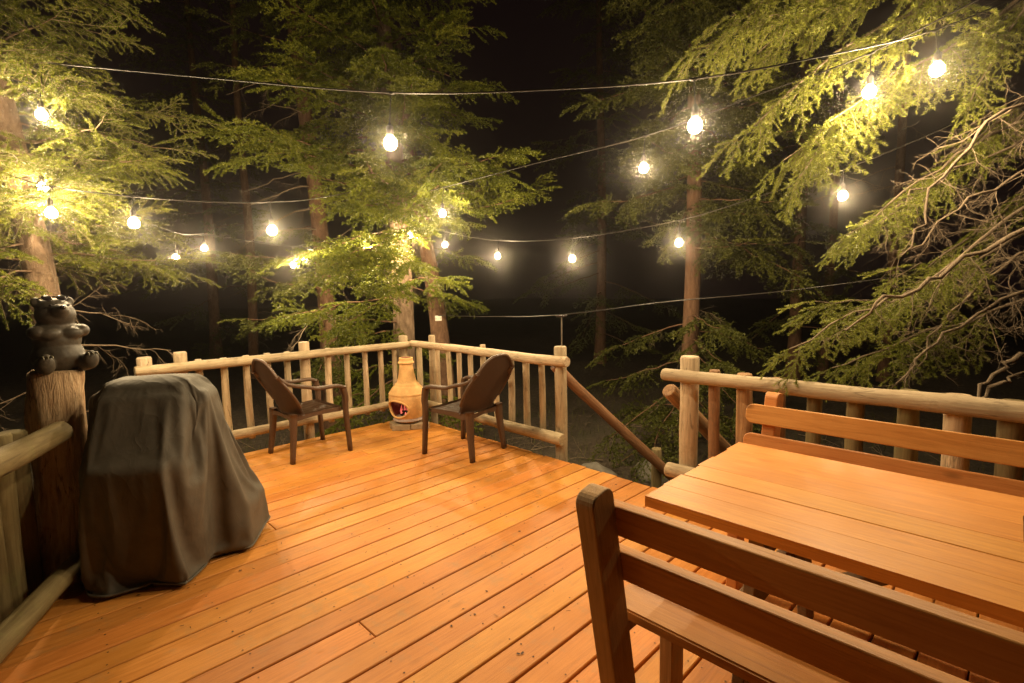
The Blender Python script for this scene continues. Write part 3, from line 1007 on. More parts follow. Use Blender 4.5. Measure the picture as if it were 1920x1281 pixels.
def slat_mesh(L, th, hgt, rk=.36, upright=False):
    """board along y, thin in x, its ends rounded off, arrises eased; upright: only the top is rounded and it is turned across"""
    r = (L if upright else hgt) * rk
    rb = .006 if upright else r
    def outline(q):
        pts = []
        for (sy, sz, a0, r_) in ((1, 1, 0, r), (-1, 1, 90, r), (-1, -1, 180, rb), (1, -1, 270, rb)):
            cy, cz = sy * (L / 2 - r_), sz * (hgt / 2 - r_)
            for k in range(6):
                a = R(a0 + k * 18)
                pts.append((cy + (r_ - q) * math.cos(a), cz + (r_ - q) * math.sin(a)))
        return pts
    e = .0045
    V, F = [], []
    for x_, q in ((-th / 2, e), (-th / 2 + e * .3, e * .3), (-th / 2 + e, 0), (th / 2 - e, 0), (th / 2 - e * .3, e * .3), (th / 2, e)):
        V += [(x_, y_, z_) for y_, z_ in outline(q)]
    n = 24
    for i in range(5):
        for j in range(n):
            F.append((i * n + j, i * n + (j + 1) % n, (i + 1) * n + (j + 1) % n, (i + 1) * n + j))
    F += [tuple(range(n))[::-1], tuple(5 * n + j for j in range(n))]
    if upright:
        V = [(-y_, x_, z_) for x_, y_, z_ in V]
    me = bpy.data.meshes.new('backrest_slat')
    me.from_pydata(V, [], F)
    return me

bench('slatted_bench', 'orange slatted bench with its back to the log railing', 2.80, -1, .985, .895, M_BENCH)
bench('slatted_bench', 'orange slatted bench seen from behind with a weathered back post', 1.125, 1, .905, .895, M_POSTW)

# dark cup at the edge of the view on the table
cp_ = at(1946, 1050, 1.42)
cup = tag(empty('cup', (cp_.x, cp_.y, .7205)), 'small dark cup on the table top at the picture edge', 'cup')
add('bowl', lathe_mesh('bowl', [(0, .004), (.024, .004), (.028, 0), (.031, .006), (.034, .04), (.036, .075), (.0345, .076), (.031, .07), (.029, .012), (0, .010)], 24), M_GLASSES, cup, (cp_.x, cp_.y, .7205))
tube('handle', [Vector((cp_.x, cp_.y, .7205)) + Vector((math.cos(-1.2) * r_, math.sin(-1.2) * r_, z_)) for r_, z_ in ((.033, .062), (.052, .060), (.058, .042), (.050, .022), (.032, .018))], .0042, M_GLASSES, cup, 8, 14)

# ------------------------------------------------------------------ string lights
def string_light(label, cord_pts, bulbs, drop=.125, cr=.0045):
    """bulbs: bulb centres in the world; the cord passes drop above each socket"""
    o = tag(empty('string_light', cord_pts[0]), label, 'string lights', 'strings of bulbs over the deck')
    pts = [Vector(p) for p in cord_pts]
    P = smooth_path(pts, 14 * len(pts))
    tube('cord', [Vector(p) for p in P], cr, M_CORD, o, 6)
    for b in bulbs:
        b = Vector(b)
        i = int(np.argmin(np.hypot(P[:, 0] - b.x, P[:, 1] - b.y)))
        j = min(max(i, 1), len(P) - 2)
        # nearest point on the cord in plan
        A_, B_ = Vector(P[j - 1]), Vector(P[j + 1])
        ab = B_ - A_
        k = max(0, min(1, ((b - A_).xy.dot(ab.xy)) / max(ab.xy.length_squared, 1e-6)))
        top = A_ + ab * k
        top.z = P[i][2] - .004
        sk = add('socket', lathe_mesh('socket', [(0, .062), (.006, .062), (.010, .052), (.017, .046), (.0175, .004), (.015, 0), (0, .002)], 14), M_CORD, o, b + Vector((0, 0, .034)))
        prof_ = [(0, -.038), (.014, -.0355), (.025, -.028), (.032, -.016), (.0345, -.002), (.032, .012), (.024, .024), (.015, .034)]
        bo = add('bulb', lathe_mesh('bulb', prof_, 20), M_BULB, sk, b)
        lt = bpy.data.lights.new('bulb_light', 'POINT')
        lt.energy = BULB_W
        lt.color = BULB_COL[:3]
        lt.shadow_soft_size = .026
        lo = bpy.data.objects.new('bulb_light', lt)
        COL.objects.link(lo)
        lo.parent = bo
        tube('drop_wire', [top, (top + b) / 2 + Vector((0, 0, .05)), b + Vector((0, 0, .09))], .0035, M_CORD, sk, 5)
        # moulded tee on the cord
        d_ = ab.normalized()
        tube('clip', [top - d_ * .022 + Vector((0, 0, .006)), top + Vector((0, 0, .002)), top + d_ * .022 + Vector((0, 0, .006))], [.006, .0095, .006], M_CORD, sk, 6, 5)
    return o

def cordpt(px, py, d):
    return at(px, py, d)

A = [(78, 215, 3.4), (732, 268, 2.6), (1303, 235, 2.4), (1757, 130, 2.7)]
string_light('string of the largest, brightest bulbs crossing the whole view above the table',
             [at(-40, 92, 3.75), at(78, 116, 3.4), at(400, 147, 2.95), at(732, 174, 2.6), at(1030, 168, 2.45), at(1303, 148, 2.4), at(1540, 106, 2.5), at(1757, 55, 2.7), at(1990, -40, 2.95)], [at(*q) for q in A])
B = [(1630, 172, 2.85), (1207, 315, 3.7), (830, 400, 4.9)]
string_light('string of bulbs rising from the middle spruce to the fir above the bench',
             [at(742, 372, 6.7), at(788, 362, 5.7), at(830, 352, 4.9), at(1010, 305, 4.25), at(1207, 256, 3.7), at(1420, 178, 3.25), at(1630, 100, 2.85), at(1950, -60, 2.6)], [at(*q) for q in B])
C = [(1580, 367, 3.9), (1273, 455, 4.6), (1073, 485, 5.2), (933, 480, 6.0), (834, 459, 6.3), (768, 442, 6.3)]
string_light('sagging string of small bulbs above the stair gap and the handrail',
             [at(742, 398, 6.75), at(768, 409, 6.4), at(834, 434, 6.3), at(933, 451, 6.0), at(1073, 447, 5.2), at(1273, 413, 4.6), at(1430, 366, 4.2), at(1580, 318, 3.9), at(1760, 245, 3.6), at(2050, 110, 3.2)], [at(*q) for q in C])
Dd = [(96, 399, 3.35), (251, 418, 3.4), (510, 432, 3.65)]
string_light('string of bulbs above the grill, from the bear tree to the middle spruce',
             [at(20, 330, 3.75), at(96, 350, 3.35), at(251, 369, 3.4), at(400, 379, 3.55), at(510, 379, 3.65), at(600, 371, 4.6), at(738, 345, 6.6)], [at(*q) for q in Dd])
Ee = [(80, 352, 3.75), (330, 483, 5.4), (383, 465, 5.8), (550, 497, 6.3), (571, 488, 6.4), (697, 468, 6.5), (711, 483, 6.52)]
string_light('long low string of small bulbs behind the far railing and grill',
             [at(20, 290, 3.85), at(80, 312, 3.75), at(200, 385, 4.6), at(330, 436, 5.4), at(383, 440, 5.8), at(470, 452, 6.1), at(550, 462, 6.3), at(571, 459, 6.4), at(697, 438, 6.5), at(711, 436, 6.52), at(742, 430, 6.62)], [at(*q) for q in Ee])

pole = tag(empty('hook_pole', (3.40, 2.80, .9)), 'thin metal rod standing on the gap post, holding a cable', 'pole')
pt = Vector((3.39, 2.83, .90))
tube('rod', [pt, pt + Vector((0, 0, .31))], .0065, M_METAL, pole, 6, 4)
log('cable_clamp', pt + Vector((-.035, .03, .315)), pt + Vector((.035, -.03, .315)), .012, .012, M_GLASSES, pole, 8, 3, 0)
ptop = pt + Vector((0, 0, .325))
cb = tube('overhead_cable', [at(822, 592, 7.0), at(930, 594, 5.8), ptop, at(1250, 566, 4.6), at(1480, 545, 4.3), at(1800, 500, 3.9), at(2060, 440, 3.6)], .0045, M_CORD, None, 5, 60)
tag(cb, 'thin dark cable running from the thin metal rod into the trees, without bulbs', 'cable')

# ------------------------------------------------------------------ conifers
def needles(P, nl, nw, step, rng, tint, up_bias=.25):
    """tri soup of needles round a shoot polyline P"""
    seg = np.linalg.norm(np.diff(P, axis=0), axis=1)
    cum = np.concatenate([[0], np.cumsum(seg)])
    n = max(3, int(cum[-1] / step))
    s = (np.arange(n) + rng.random(n)) / n * cum[-1]
    pos = np.stack([np.interp(s, cum, P[:, i]) for i in range(3)], 1)
    i = np.clip(np.searchsorted(cum, s) - 1, 0, len(P) - 2)
    T = np.diff(P, axis=0)[i] / (seg[i][:, None] + 1e-9)
    Aa = np.cross(T, [0, 0, 1.0])
    Aa /= np.linalg.norm(Aa, axis=1, keepdims=True) + 1e-9
    Bb = np.cross(Aa, T)
    ph = rng.random(n) * 2 * math.pi
    rad = np.cos(ph)[:, None] * Aa + (np.sin(ph) * .75 + up_bias)[:, None] * Bb
    d = .62 * T + .85 * rad + rng.normal(0, .08, (n, 3))
    d /= np.linalg.norm(d, axis=1, keepdims=True)
    ln = nl * (.75 + .4 * rng.random(n)) * np.where(s / cum[-1] > .93, .8, 1)
    sd = np.cross(d, rng.normal(0, 1, (n, 3)))
    sd /= np.linalg.norm(sd, axis=1, keepdims=True) + 1e-9
    b0 = pos - sd * nw * .5
    b1 = pos + sd * nw * .5
    tip = pos + d * ln[:, None]
    V = np.stack([b0, b1, tip], 1).reshape(-1, 3)
    tt = np.clip(tint + .25 * (s / cum[-1]) + rng.normal(0, .06, n), 0, 1)
    return V, np.repeat(tt, 3)

def spray(seed, L=.5, step=.035, slen=.20, nstep=.0018, nl=.018, nw=.0026, sub=True, sgap=.045, stems=True, droop=.10):
    rng = np.random.default_rng(seed)
    shoots = []
    k = np.linspace(0, 1, 7)
    bendy = rng.normal(0, .03)
    main = np.stack([k * L, bendy * np.sin(k * 3), -droop * L * k ** 2], 1)
    shoots.append((main, .5))
    s = .08 * L
    side = 1
    while s < .95 * L:
        f = s / L
        base = np.array([np.interp(f, k, main[:, i]) for i in range(3)])
        an = math.radians(62 - 22 * f + rng.normal(0, 6)) * side
        ln = slen * (1.0 - .72 * f) * (.75 + .45 * rng.random()) * (0.6 + .4 * min(1, f / .2))
        dv = np.array([math.cos(an), math.sin(an), rng.normal(-.06, .10)])
        q = np.linspace(0, 1, 5)[:, None]
        curl = np.array([.25 * ln, 0, -.16 * ln])
        pth = base + dv * ln * q + curl * q ** 2
        shoots.append((pth, rng.random() * .7 + .05))
        if sub and ln > .07:
            for f2 in np.arange(.3, .9, sgap / ln):
                sd2 = 1 if rng.random() < .5 else -1
                an2 = an + math.radians(48) * sd2
                l2 = ln * .42 * (1 - .5 * f2) * (.7 + .5 * rng.random())
                b2 = base + dv * ln * f2 + curl * f2 ** 2
                d2 = np.array([math.cos(an2), math.sin(an2), rng.normal(-.05, .15)])
                q2 = np.linspace(0, 1, 3)[:, None]
                shoots.append((b2 + d2 * l2 * q2 + np.array([0, 0, -.12 * l2]) * q2 ** 2, rng.random() * .7 + .1))
        s += step * (.7 + .6 * rng.random())
        side = -side
    NVs, NTs = [], []
    for P, tn in shoots:
        v, t_ = needles(P, nl, nw, nstep, rng, tn * .75)
        NVs.append(v)
        NTs.append(t_)
    WV, WF, o = [], [], 0
    if stems:
        for i, (P, _) in enumerate(shoots):
            v, f = tube_arrays(P if i == 0 else P[[0, -1]], np.linspace(.0042, .0015, len(P)) if i == 0 else np.linspace(.002, .001, 2), 3)
            WV.append(v)
            WF.append(f + o)
            o += len(v)
    nv = np.concatenate(NVs)
    return dict(n=nv, t=np.concatenate(NTs), wv=np.concatenate(WV) if WV else np.zeros((0, 3)), wf=np.concatenate(WF) if WF else np.zeros((0, 4), int), L=L)

def dead_twig(seed, L=.5, droop=.5):
    """bare crooked twig with side twigs, wood only"""
    rng = np.random.default_rng(seed)
    WV, WF, o = [], [], 0
    def grow(p, d, ln, r, lev):
        nonlocal o
        n = 6 if lev < 2 else 3
        P = [p]
        for i in range(n):
            d = d + rng.normal(0, .20, 3) + np.array([0, 0, -droop * .10])
            d = d / np.linalg.norm(d)
            P.append(P[-1] + d * ln / n)
        P = np.array(P)
        v, f = tube_arrays(P, np.linspace(r, r * .4, len(P)), 3)
        WV.append(v); WF.append(f + o); o += len(v)
        if lev < 2:
            for i in range(1, n + 1):
                for _ in range(2 if lev == 0 else 1):
                    if rng.random() < .8:
                        dd = (P[i] - P[i - 1]) / (ln / n) + rng.normal(0, .75, 3) + np.array([.1, 0, -droop * .5])
                        grow(P[i], dd / np.linalg.norm(dd), ln * (.28 + .3 * rng.random()) * (1 - .45 * i / n), r * .5, lev + 1)
    grow(np.zeros(3), np.array([1.0, 0, 0]), L, .0048, 0)
    return dict(n=np.zeros((0, 3)), t=np.zeros(0), wv=np.concatenate(WV), wf=np.concatenate(WF), L=L)

NEAR = [spray(100 + i, .42 + .05 * (i % 3), .054, .23, .0024, .0215, .0054) for i in range(6)]
FIR = [spray(200 + i, .42 + .05 * (i % 3), .056, .22, .0022, .0250, .0058, sub=(i % 2 == 0), droop=.25) for i in range(6)]
MID = [spray(300 + i, .52, .066, .27, .0070, .038, .0165, sgap=.065, stems=False) for i in range(6)]
FAR = [spray(400 + i, .75, .10, .36, .016, .055, .022, sgap=.1, stems=False) for i in range(4)]
DEAD = [dead_twig(500 + i, .5) for i in range(6)]

class Foliage:
    def __init__(self):
        self.nv, self.nt, self.wv, self.wf, self.o = [], [], [], [], 0
    def put(self, tpl, p, f, up, s):
        f = f / (np.linalg.norm(f) + 1e-9)
        y_ = np.cross(up, f)
        y_ /= np.linalg.norm(y_) + 1e-9
        z_ = np.cross(f, y_)
        Mx = np.stack([f, y_, z_], 0) * s
        if len(tpl['n']):
            self.nv.append((tpl['n'] @ Mx + p).astype(np.float32))
            self.nt.append(np.clip(tpl['t'] + RNG.normal(0, .10), 0, 1))
        if len(tpl['wv']):
            self.wv.append(tpl['wv'] @ Mx + p)
            self.wf.append(tpl['wf'] + self.o)
            self.o += len(tpl['wv'])
    def build(self, parent, m_needle, m_wood):
        WORLD_SPACE[0] = False
        off = np.array(parent.location)
        if self.nv:
            V = np.concatenate(self.nv) - off
            F = np.arange(len(V), dtype=np.int32).reshape(-1, 3)
            tag(add('crown', from_arrays('crown', V, F, False, np.concatenate(self.nt)), m_needle, parent), kind='stuff')
        if self.wv:
            tag(add('twigs', from_arrays('twigs', np.concatenate(self.wv) - off, np.concatenate(self.wf), True), m_wood, parent), kind='stuff')
        WORLD_SPACE[0] = True

def dress(fol, P, tpls, k0, k1, gap, s0, s1, droop, rng, roll=1.0, ang=58, tip=True):
    """set sprays along a limb P between fractions k0..k1"""
    seg = np.linalg.norm(np.diff(P, axis=0), axis=1)
    cum = np.concatenate([[0], np.cumsum(seg)])
    L = cum[-1]
    s = k0 * L
    side = 1
    while s < k1 * L:
        p = np.array([np.interp(s, cum, P[:, i]) for i in range(3)])
        i = min(max(np.searchsorted(cum, s), 1), len(P) - 1)
        T = (P[i] - P[i - 1]) / (seg[i - 1] + 1e-9)
        H = np.cross(T, [0, 0, 1.0])
        H /= np.linalg.norm(H) + 1e-9
        f_ = s / L
        a = math.radians(ang - 15 * f_ + rng.normal(0, 9))
        d = T * math.cos(a) + H * side * math.sin(a) + np.array([0, 0, -droop + rng.normal(0, .22)])
        up = np.array([0, 0, 1.0]) + H * side * rng.normal(0, roll) + T * rng.normal(0, .2)
        sc = (s0 + (s1 - s0) * f_) * (.75 + .5 * rng.random())
        fol.put(tpls[rng.integers(len(tpls))], p, d, up, sc)
        s += gap * (.65 + .7 * rng.random())
        side = -side
    if tip:
        T = P[-1] - P[-2]
        fol.put(tpls[0], P[-1], T / np.linalg.norm(T) + np.array([0, 0, -droop * .4]), np.array([0, 0, 1.0]), s1)

def trunk(parent, base, top, r0, r1, m_, seed, bend=.06):
    P = smooth_path([base, Vector(base).lerp(Vector(top), .33) + Vector((bend, -bend * .4, 0)), Vector(base).lerp(Vector(top), .66) - Vector((bend * .5, bend * .3, 0)), top], 26)
    rad = np.linspace(r0, r1, 26)
    rad[0] *= 1.35
    rad[1] *= 1.12
    V, F = tube_arrays(P - np.array(parent.location), rad, 16)
    V2 = []
    for v in V:
        q = noise.noise(Vector(v) * 5 + Vector((seed, 0, 0))) * .010 + noise.noise(Vector((v[0] * 22, v[1] * 22, v[2] * 7 + seed))) * .006
        V2.append(v * np.array([1, 1, 1]) + q)
    WORLD_SPACE[0] = False
    o = add('trunk', from_arrays('trunk', V2, F, True), m_, parent)
    WORLD_SPACE[0] = True
    return P

def limb_path(p, az, L, rise, sag, rng, n=9, hook=.12):
    k = np.linspace(0, 1, n)
    d = np.array([math.cos(az), math.sin(az), 0])
    sd = np.array([-d[1], d[0], 0])
    wob = rng.normal(0, .03) * L
    P = p + d * (k * L)[:, None] + sd * (wob * np.sin(k * 3.0))[:, None]
    P[:, 2] += rise * L * k - sag * L * k ** 2 + hook * L * k ** 4
    P[1:-1] += rng.normal(0, .010, (n - 2, 3))
    return P

def conifer(label, base, top, r0, r1, zones, tpls, m_needle, m_bark, seed, group, face=None, m_limb=None):
    """zones: list of dicts z0,z1,per_m,L(k),rise,sag,dress..."""
    rng = np.random.default_rng(seed)
    o = tag(empty('spruce_tree', base), label, 'tree', group)
    TP = trunk(o, base, top, r0, r1, m_bark, seed)
    fol = Foliage()
    off = Vector(base)
    az = rng.random() * 6
    for Z in zones:
        n = max(1, int((Z['z1'] - Z['z0']) * Z['per_m']))
        for i in range(n):
            k = (i + .3 + .4 * rng.random()) / n
            z = Z['z0'] + (Z['z1'] - Z['z0']) * k
            p = np.array([np.interp(z, TP[:, 2], TP[:, j]) for j in range(2)] + [z])
            az += 2.39996 + rng.normal(0, .3)
            a = az
            if face is not None and rng.random() < Z.get('bias', .5):
                a = face + rng.normal(0, .75)
            L = (Z['L0'] + (Z['L1'] - Z['L0']) * k) * (.72 + .5 * rng.random())
            P = limb_path(p, a, L, Z['rise'] + rng.normal(0, .11), Z['sag'] + rng.normal(0, .09), rng)
            br = .005 + .0065 * L
            tube('branch', [Vector(q) for q in P], [br, br * .25], (m_limb or m_bark) if not Z.get('dead') else M_TWIG, o, 5)
            if Z.get('dead'):
                dress(fol, P, DEAD, .15, 1, Z['gap'], .9, .6, Z['droop'], rng, 1.0, 55, False)
            else:
                if Z.get('inner'):
                    dress(fol, P, DEAD, .08, Z['k0'] + .15, Z['gap'] * 2.6, .7, .6, .2, rng, 1, 55, False)
                dress(fol, P, tpls, Z['k0'], 1, Z['gap'], Z['s0'], Z['s1'], Z['droop'], rng)
    fol.build(o, m_needle, M_TWIG)
    return o

def gbase(x, y):
    return Vector((x, y, ground_z(x, y) - .08))

BACKG = 'dark spruces in the night behind the deck'
TG = 'conifers lit by the bulbs'
# tree beside the bear
conifer('yellow-green spruce with a pale trunk behind the bear statue', gbase(.30, 5.62), Vector((-.05, 5.75, 6.2)), .125, .06,
        [dict(z0=.1, z1=1.5, per_m=4, L0=.6, L1=.9, rise=.05, sag=.35, gap=.16, droop=.25, dead=True, bias=.5),
         dict(z0=1.6, z1=2.7, per_m=21, L0=.92, L1=1.05, rise=.02, sag=.22, k0=.22, gap=.086, s0=1.0, s1=.75, droop=.10, inner=True, bias=.78),
         dict(z0=2.7, z1=4.2, per_m=15, L0=1.05, L1=.9, rise=.08, sag=.24, k0=.15, gap=.098, s0=1.05, s1=.8, droop=.10, bias=.78)],
        NEAR, M_NEEDLE, M_BARK, 11, TG, R(-58))
# big middle spruce behind the corner
conifer('big bright spruce behind the railing corner and the chimenea', gbase(3.72, 5.85), Vector((3.85, 6.25, 8.6)), .165, .05,
        [dict(z0=-.2, z1=1.1, per_m=7, L0=.9, L1=1.2, rise=.0, sag=.30, k0=.2, gap=.13, s0=.9, s1=.7, droop=.25, bias=.3),
         dict(z0=1.3, z1=2.0, per_m=14, L0=1.2, L1=1.5, rise=.02, sag=.30, k0=.3, gap=.10, s0=.95, s1=.7, droop=.30, inner=True, bias=.65),
         dict(z0=2.0, z1=2.9, per_m=17, L0=1.5, L1=1.75, rise=.0, sag=.20, k0=.22, gap=.10, s0=1.0, s1=.7, droop=.18, inner=True, bias=.5),
         dict(z0=2.9, z1=7.0, per_m=14, L0=1.7, L1=.7, rise=.10, sag=.24, k0=.10, gap=.115, s0=1.0, s1=.75, droop=.10, bias=.4)],
        MID, M_NEEDLE, M_BARK, 12, TG, math.atan2(-FH.y, -FH.x), M_BARKR)
# leaning trunk with the tag
q = at(838, 600, 7.6)
o = tag(empty('spruce_tree', gbase(q.x, q.y)), 'red-brown leaning trunk with a small white tag behind the corner posts', 'tree', TG)
trunk(o, gbase(q.x, q.y), at(742, 60, 8.1), .17, .05, M_BARKR, 5)
fol = Foliage()
rng = np.random.default_rng(5)
for i in range(16):
    z = 2.0 + i * .2
    P = limb_path(np.array(gbase(q.x, q.y).lerp(at(742, 60, 8.1), (z + .85) / 6.0)), i * 2.4, 1.1 - .03 * i, 0.02, .28, rng)
    tube('branch', [Vector(v_) for v_ in P], [.010, .003], M_BARKR, o, 5)
    dress(fol, P, MID, .2, 1, .13, .9, .7, .2, rng)
fol.build(o, M_NEEDLE, M_TWIG)
tgp = at(822, 597, 7.3)
tgo = tag(empty('wall_tag', tgp), 'small white tag fixed to the red-brown leaning trunk', 'tag')
box('plate', tgp, (.095, .02, .075), M_WHITEP, tgo, (0, 0, -YAW))
for s in (-1, 1):
    log('screw', tgp + RT * (.032 * s) - FH * .014, tgp + RT * (.032 * s) - FH * .008, .005, .005, M_METAL, tgo, 8, 2, 0)

# thin bare-sided trunk further back
conifer('thin bare-sided spruce trunk with dead twigs between the bear tree and middle spruce', gbase(3.62, 7.75), Vector((3.50, 8.45, 9)), .155, .06,
        [dict(z0=.9, z1=5.2, per_m=3.5, L0=1.4, L1=1.3, rise=-.02, sag=.35, gap=.36, droop=.3, dead=True, bias=.5),
         dict(z0=.3, z1=2.6, per_m=4, L0=1.3, L1=1.2, rise=-.02, sag=.25, k0=.3, gap=.14, s0=1, s1=.7, droop=.2, bias=.6),
         dict(z0=4.8, z1=7.2, per_m=7, L0=1.4, L1=.8, rise=.0, sag=.25, k0=.2, gap=.15, s0=1, s1=.8, droop=.2)],
        MID, M_NEEDLED, M_BARKR, 13, TG, R(200))
# tree behind the stair gap
conifer('straight red-brown spruce behind the stair gap with drooping dim branches', gbase(6.45, 3.20), Vector((6.55, 3.25, 8.5)), .115, .05,
        [dict(z0=-.5, z1=1.2, per_m=10, L0=1.4, L1=1.1, rise=-.05, sag=.30, k0=.3, gap=.13, s0=.95, s1=.7, droop=.35, inner=True, bias=.5),
         dict(z0=1.9, z1=2.7, per_m=10, L0=1.0, L1=1.3, rise=-.10, sag=.25, k0=.25, gap=.13, s0=.9, s1=.7, droop=.35, inner=True, bias=.4),
         dict(z0=2.7, z1=6.6, per_m=12, L0=1.5, L1=.8, rise=-.02, sag=.28, k0=.10, gap=.13, s0=1, s1=.75, droop=.25, bias=.5)],
        MID, M_NEEDLED, M_BARKR, 14, TG, math.atan2(-3.2, -6.4))
# dim trees far in the dark
labels = ['dark spruce deep in the night between middle spruce and stair-gap spruce', 'dark spruce deep in the gap between the bear tree and thin trunk', 'dim dark trunk far behind the fir branches']
for i, (px, d, h_, r_) in enumerate([(1125, 13, 11, .14), (400, 14, 12, .15), (1490, 10.5, 11, .13)]):
    q = at(px, 600, d)
    conifer(labels[i], gbase(q.x, q.y), Vector((q.x, q.y, h_)), r_, .04,
            [dict(z0=.2, z1=2.5, per_m=4, L0=1.6, L1=1.8, rise=-.08, sag=.25, k0=.3, gap=.25, s0=.9, s1=.7, droop=.3, bias=.4),
             dict(z0=2.5, z1=h_ - 1, per_m=5, L0=1.8, L1=.7, rise=-.03, sag=.25, k0=.15, gap=.25, s0=1, s1=.8, droop=.25, bias=.3)],
            FAR, M_NEEDLED, M_BARKR, 20 + i, BACKG, math.atan2(-q.y, -q.x))

# bare dim trunks in the dark
for i, (px, d, r_, lb) in enumerate([(1545, 11.0, .10, 'dim bare trunk in the dark above the squat railing posts'), 
                                     (470, 11.5, .11, 'dim bare trunk in the dark above the armchair by the grill'), (1660, 9.8, .09, 'dim bare trunk in the dark behind the hanging fir branches')]):
    q = at(px, 620, d)
    conifer(lb, gbase(q.x, q.y), Vector((q.x + .1, q.y - .1, 8.5)), r_, .05,
            [dict(z0=.3, z1=5.5, per_m=2, L0=1.0, L1=1.0, rise=-.1, sag=.3, gap=.45, droop=.3, dead=True, bias=.4)],
            FAR, M_NEEDLED, M_BARKR, 60 + i, BACKG, math.atan2(-q.y, -q.x))

# fir leaning in over the bench railing, its trunk just outside the view
fb = at(2080, 640, 3.5)
fir = tag(empty('fir_tree', gbase(fb.x, fb.y)), 'pale fir whose lit and bare branches hang over the bench railing', 'tree', TG)
trunk(fir, gbase(fb.x, fb.y), Vector((fb.x + .15, fb.y - .1, 7.5)), .16, .07, M_BARK, 31)
fol = Foliage()
rng = np.random.default_rng(31)
green = [  # limb polylines, start of the green part, spray size
    ([(2080, -260, 3.3), (1790, -110, 3.2), (1540, -10, 3.1), (1300, 95, 3.0)], .25, 1.0),
    ([(2080, -200, 3.1), (1800, -20, 3.2), (1580, 90, 3.1), (1400, 250, 3.0)], .30, .95),
    ([(2080, -150, 3.2), (1850, 40, 3.3), (1650, 160, 3.2), (1470, 300, 3.1)], .30, .95),
    ([(2080, -420, 3.0), (1750, -180, 3.1), (1480, -40, 3.0), (1370, 30, 3.0)], .2, 1.0),
    ([(2080, -100, 3.5), (1800, 80, 3.4), (1620, 200, 3.4), (1500, 330, 3.4)], .3, 1.0),
    ([(2080, -330, 3.6), (1820, -150, 3.5), (1600, -30, 3.5), (1420, 100, 3.5)], .2, 1.0),
    ([(2080, 100, 3.5), (1880, 240, 3.3), (1740, 330, 3.25), (1590, 440, 3.25)], .48, .85),
    ([(2080, 60, 3.9), (1860, 240, 3.8), (1720, 360, 3.8), (1620, 420, 3.8)], .4, 1.0),
    ([(2080, 300, 3.4), (1880, 420, 3.2), (1720, 540, 3.1), (1610, 580, 3.05), (1480, 655, 3.05)], .48, .75),
    ([(2080, 330, 3.7), (1860, 470, 3.6), (1680, 560, 3.5), (1530, 565, 3.5)], .5, .85),
    ([(2080, 480, 3.7), (1850, 590, 3.6), (1690, 640, 3.5), (1560, 690, 3.5)], .45, .9),
    ([(2080, -220, 3.3), (1960, -40, 3.2), (1890, 60, 3.15), (1820, 190, 3.1)], .35, .8),
    ([(2080, -380, 3.3), (1900, -180, 3.1), (1760, -60, 3.05), (1690, 60, 3.05)], .3, .9),
    ([(2080, 250, 3.9), (1900, 380, 3.9), (1780, 470, 3.9), (1680, 520, 3.9)], .35, .9),
]
for i, (pp, k0, s_) in enumerate(green):
    P = smooth_path([at(*q) for q in pp], 14)
    P[1:-1] += rng.normal(0, .012, (12, 3))
    tube('branch', [Vector(q) for q in P], [.013, .004], M_TWIG, fir, 6)
    dress(fol, P, DEAD, .1, k0 + .1, .17, .7, .5, .5, rng, 1.0, 60, False)
    dress(fol, P, FIR, k0, 1, .058, s_ * .95, s_ * .7, .42, rng, .5, 50)
bare = [
    [(2080, 360, 3.0), (1900, 440, 2.9), (1760, 520, 2.85), (1660, 560, 2.8), (1585, 620, 2.8)],
    [(2080, 120, 2.9), (1900, 200, 2.8), (1800, 290, 2.75), (1730, 400, 2.75), (1690, 480, 2.75)],
    [(2080, 260, 3.1), (1930, 320, 3.0), (1820, 370, 2.95), (1700, 470, 2.9)],
    [(2080, 520, 3.1), (1880, 560, 3.0), (1760, 640, 2.95), (1680, 720, 2.95)],
    [(2080, 600, 3.0), (1930, 660, 2.95), (1870, 700, 2.95), (1815, 752, 2.95)],
    [(2080, 660, 3.05), (1950, 690, 3.0), (1880, 720, 3.0), (1820, 756, 3.0)],
    [(2080, 180, 3.3), (1900, 270, 3.2), (1760, 330, 3.2), (1650, 420, 3.2)],
    [(2080, 420, 3.4), (1920, 480, 3.3), (1800, 560, 3.3), (1720, 690, 3.3)],
]
for i, pp in enumerate(bare):
    P = smooth_path([at(*q) for q in pp], 16)
    P[1:-1] += rng.normal(0, .016, (14, 3))
    tube('branch', [Vector(q) for q in P], [.017 if i in (0, 4) else .011, .005 if i not in (4, 5) else .009], M_TWIG, fir, 6)
    if i not in (4, 5):
        dress(fol, P, DEAD, .2, 1, .13, .8, .5, .55, rng, 1.2, 60, False)
fol.build(fir, M_NEEDLE2, M_TWIG)

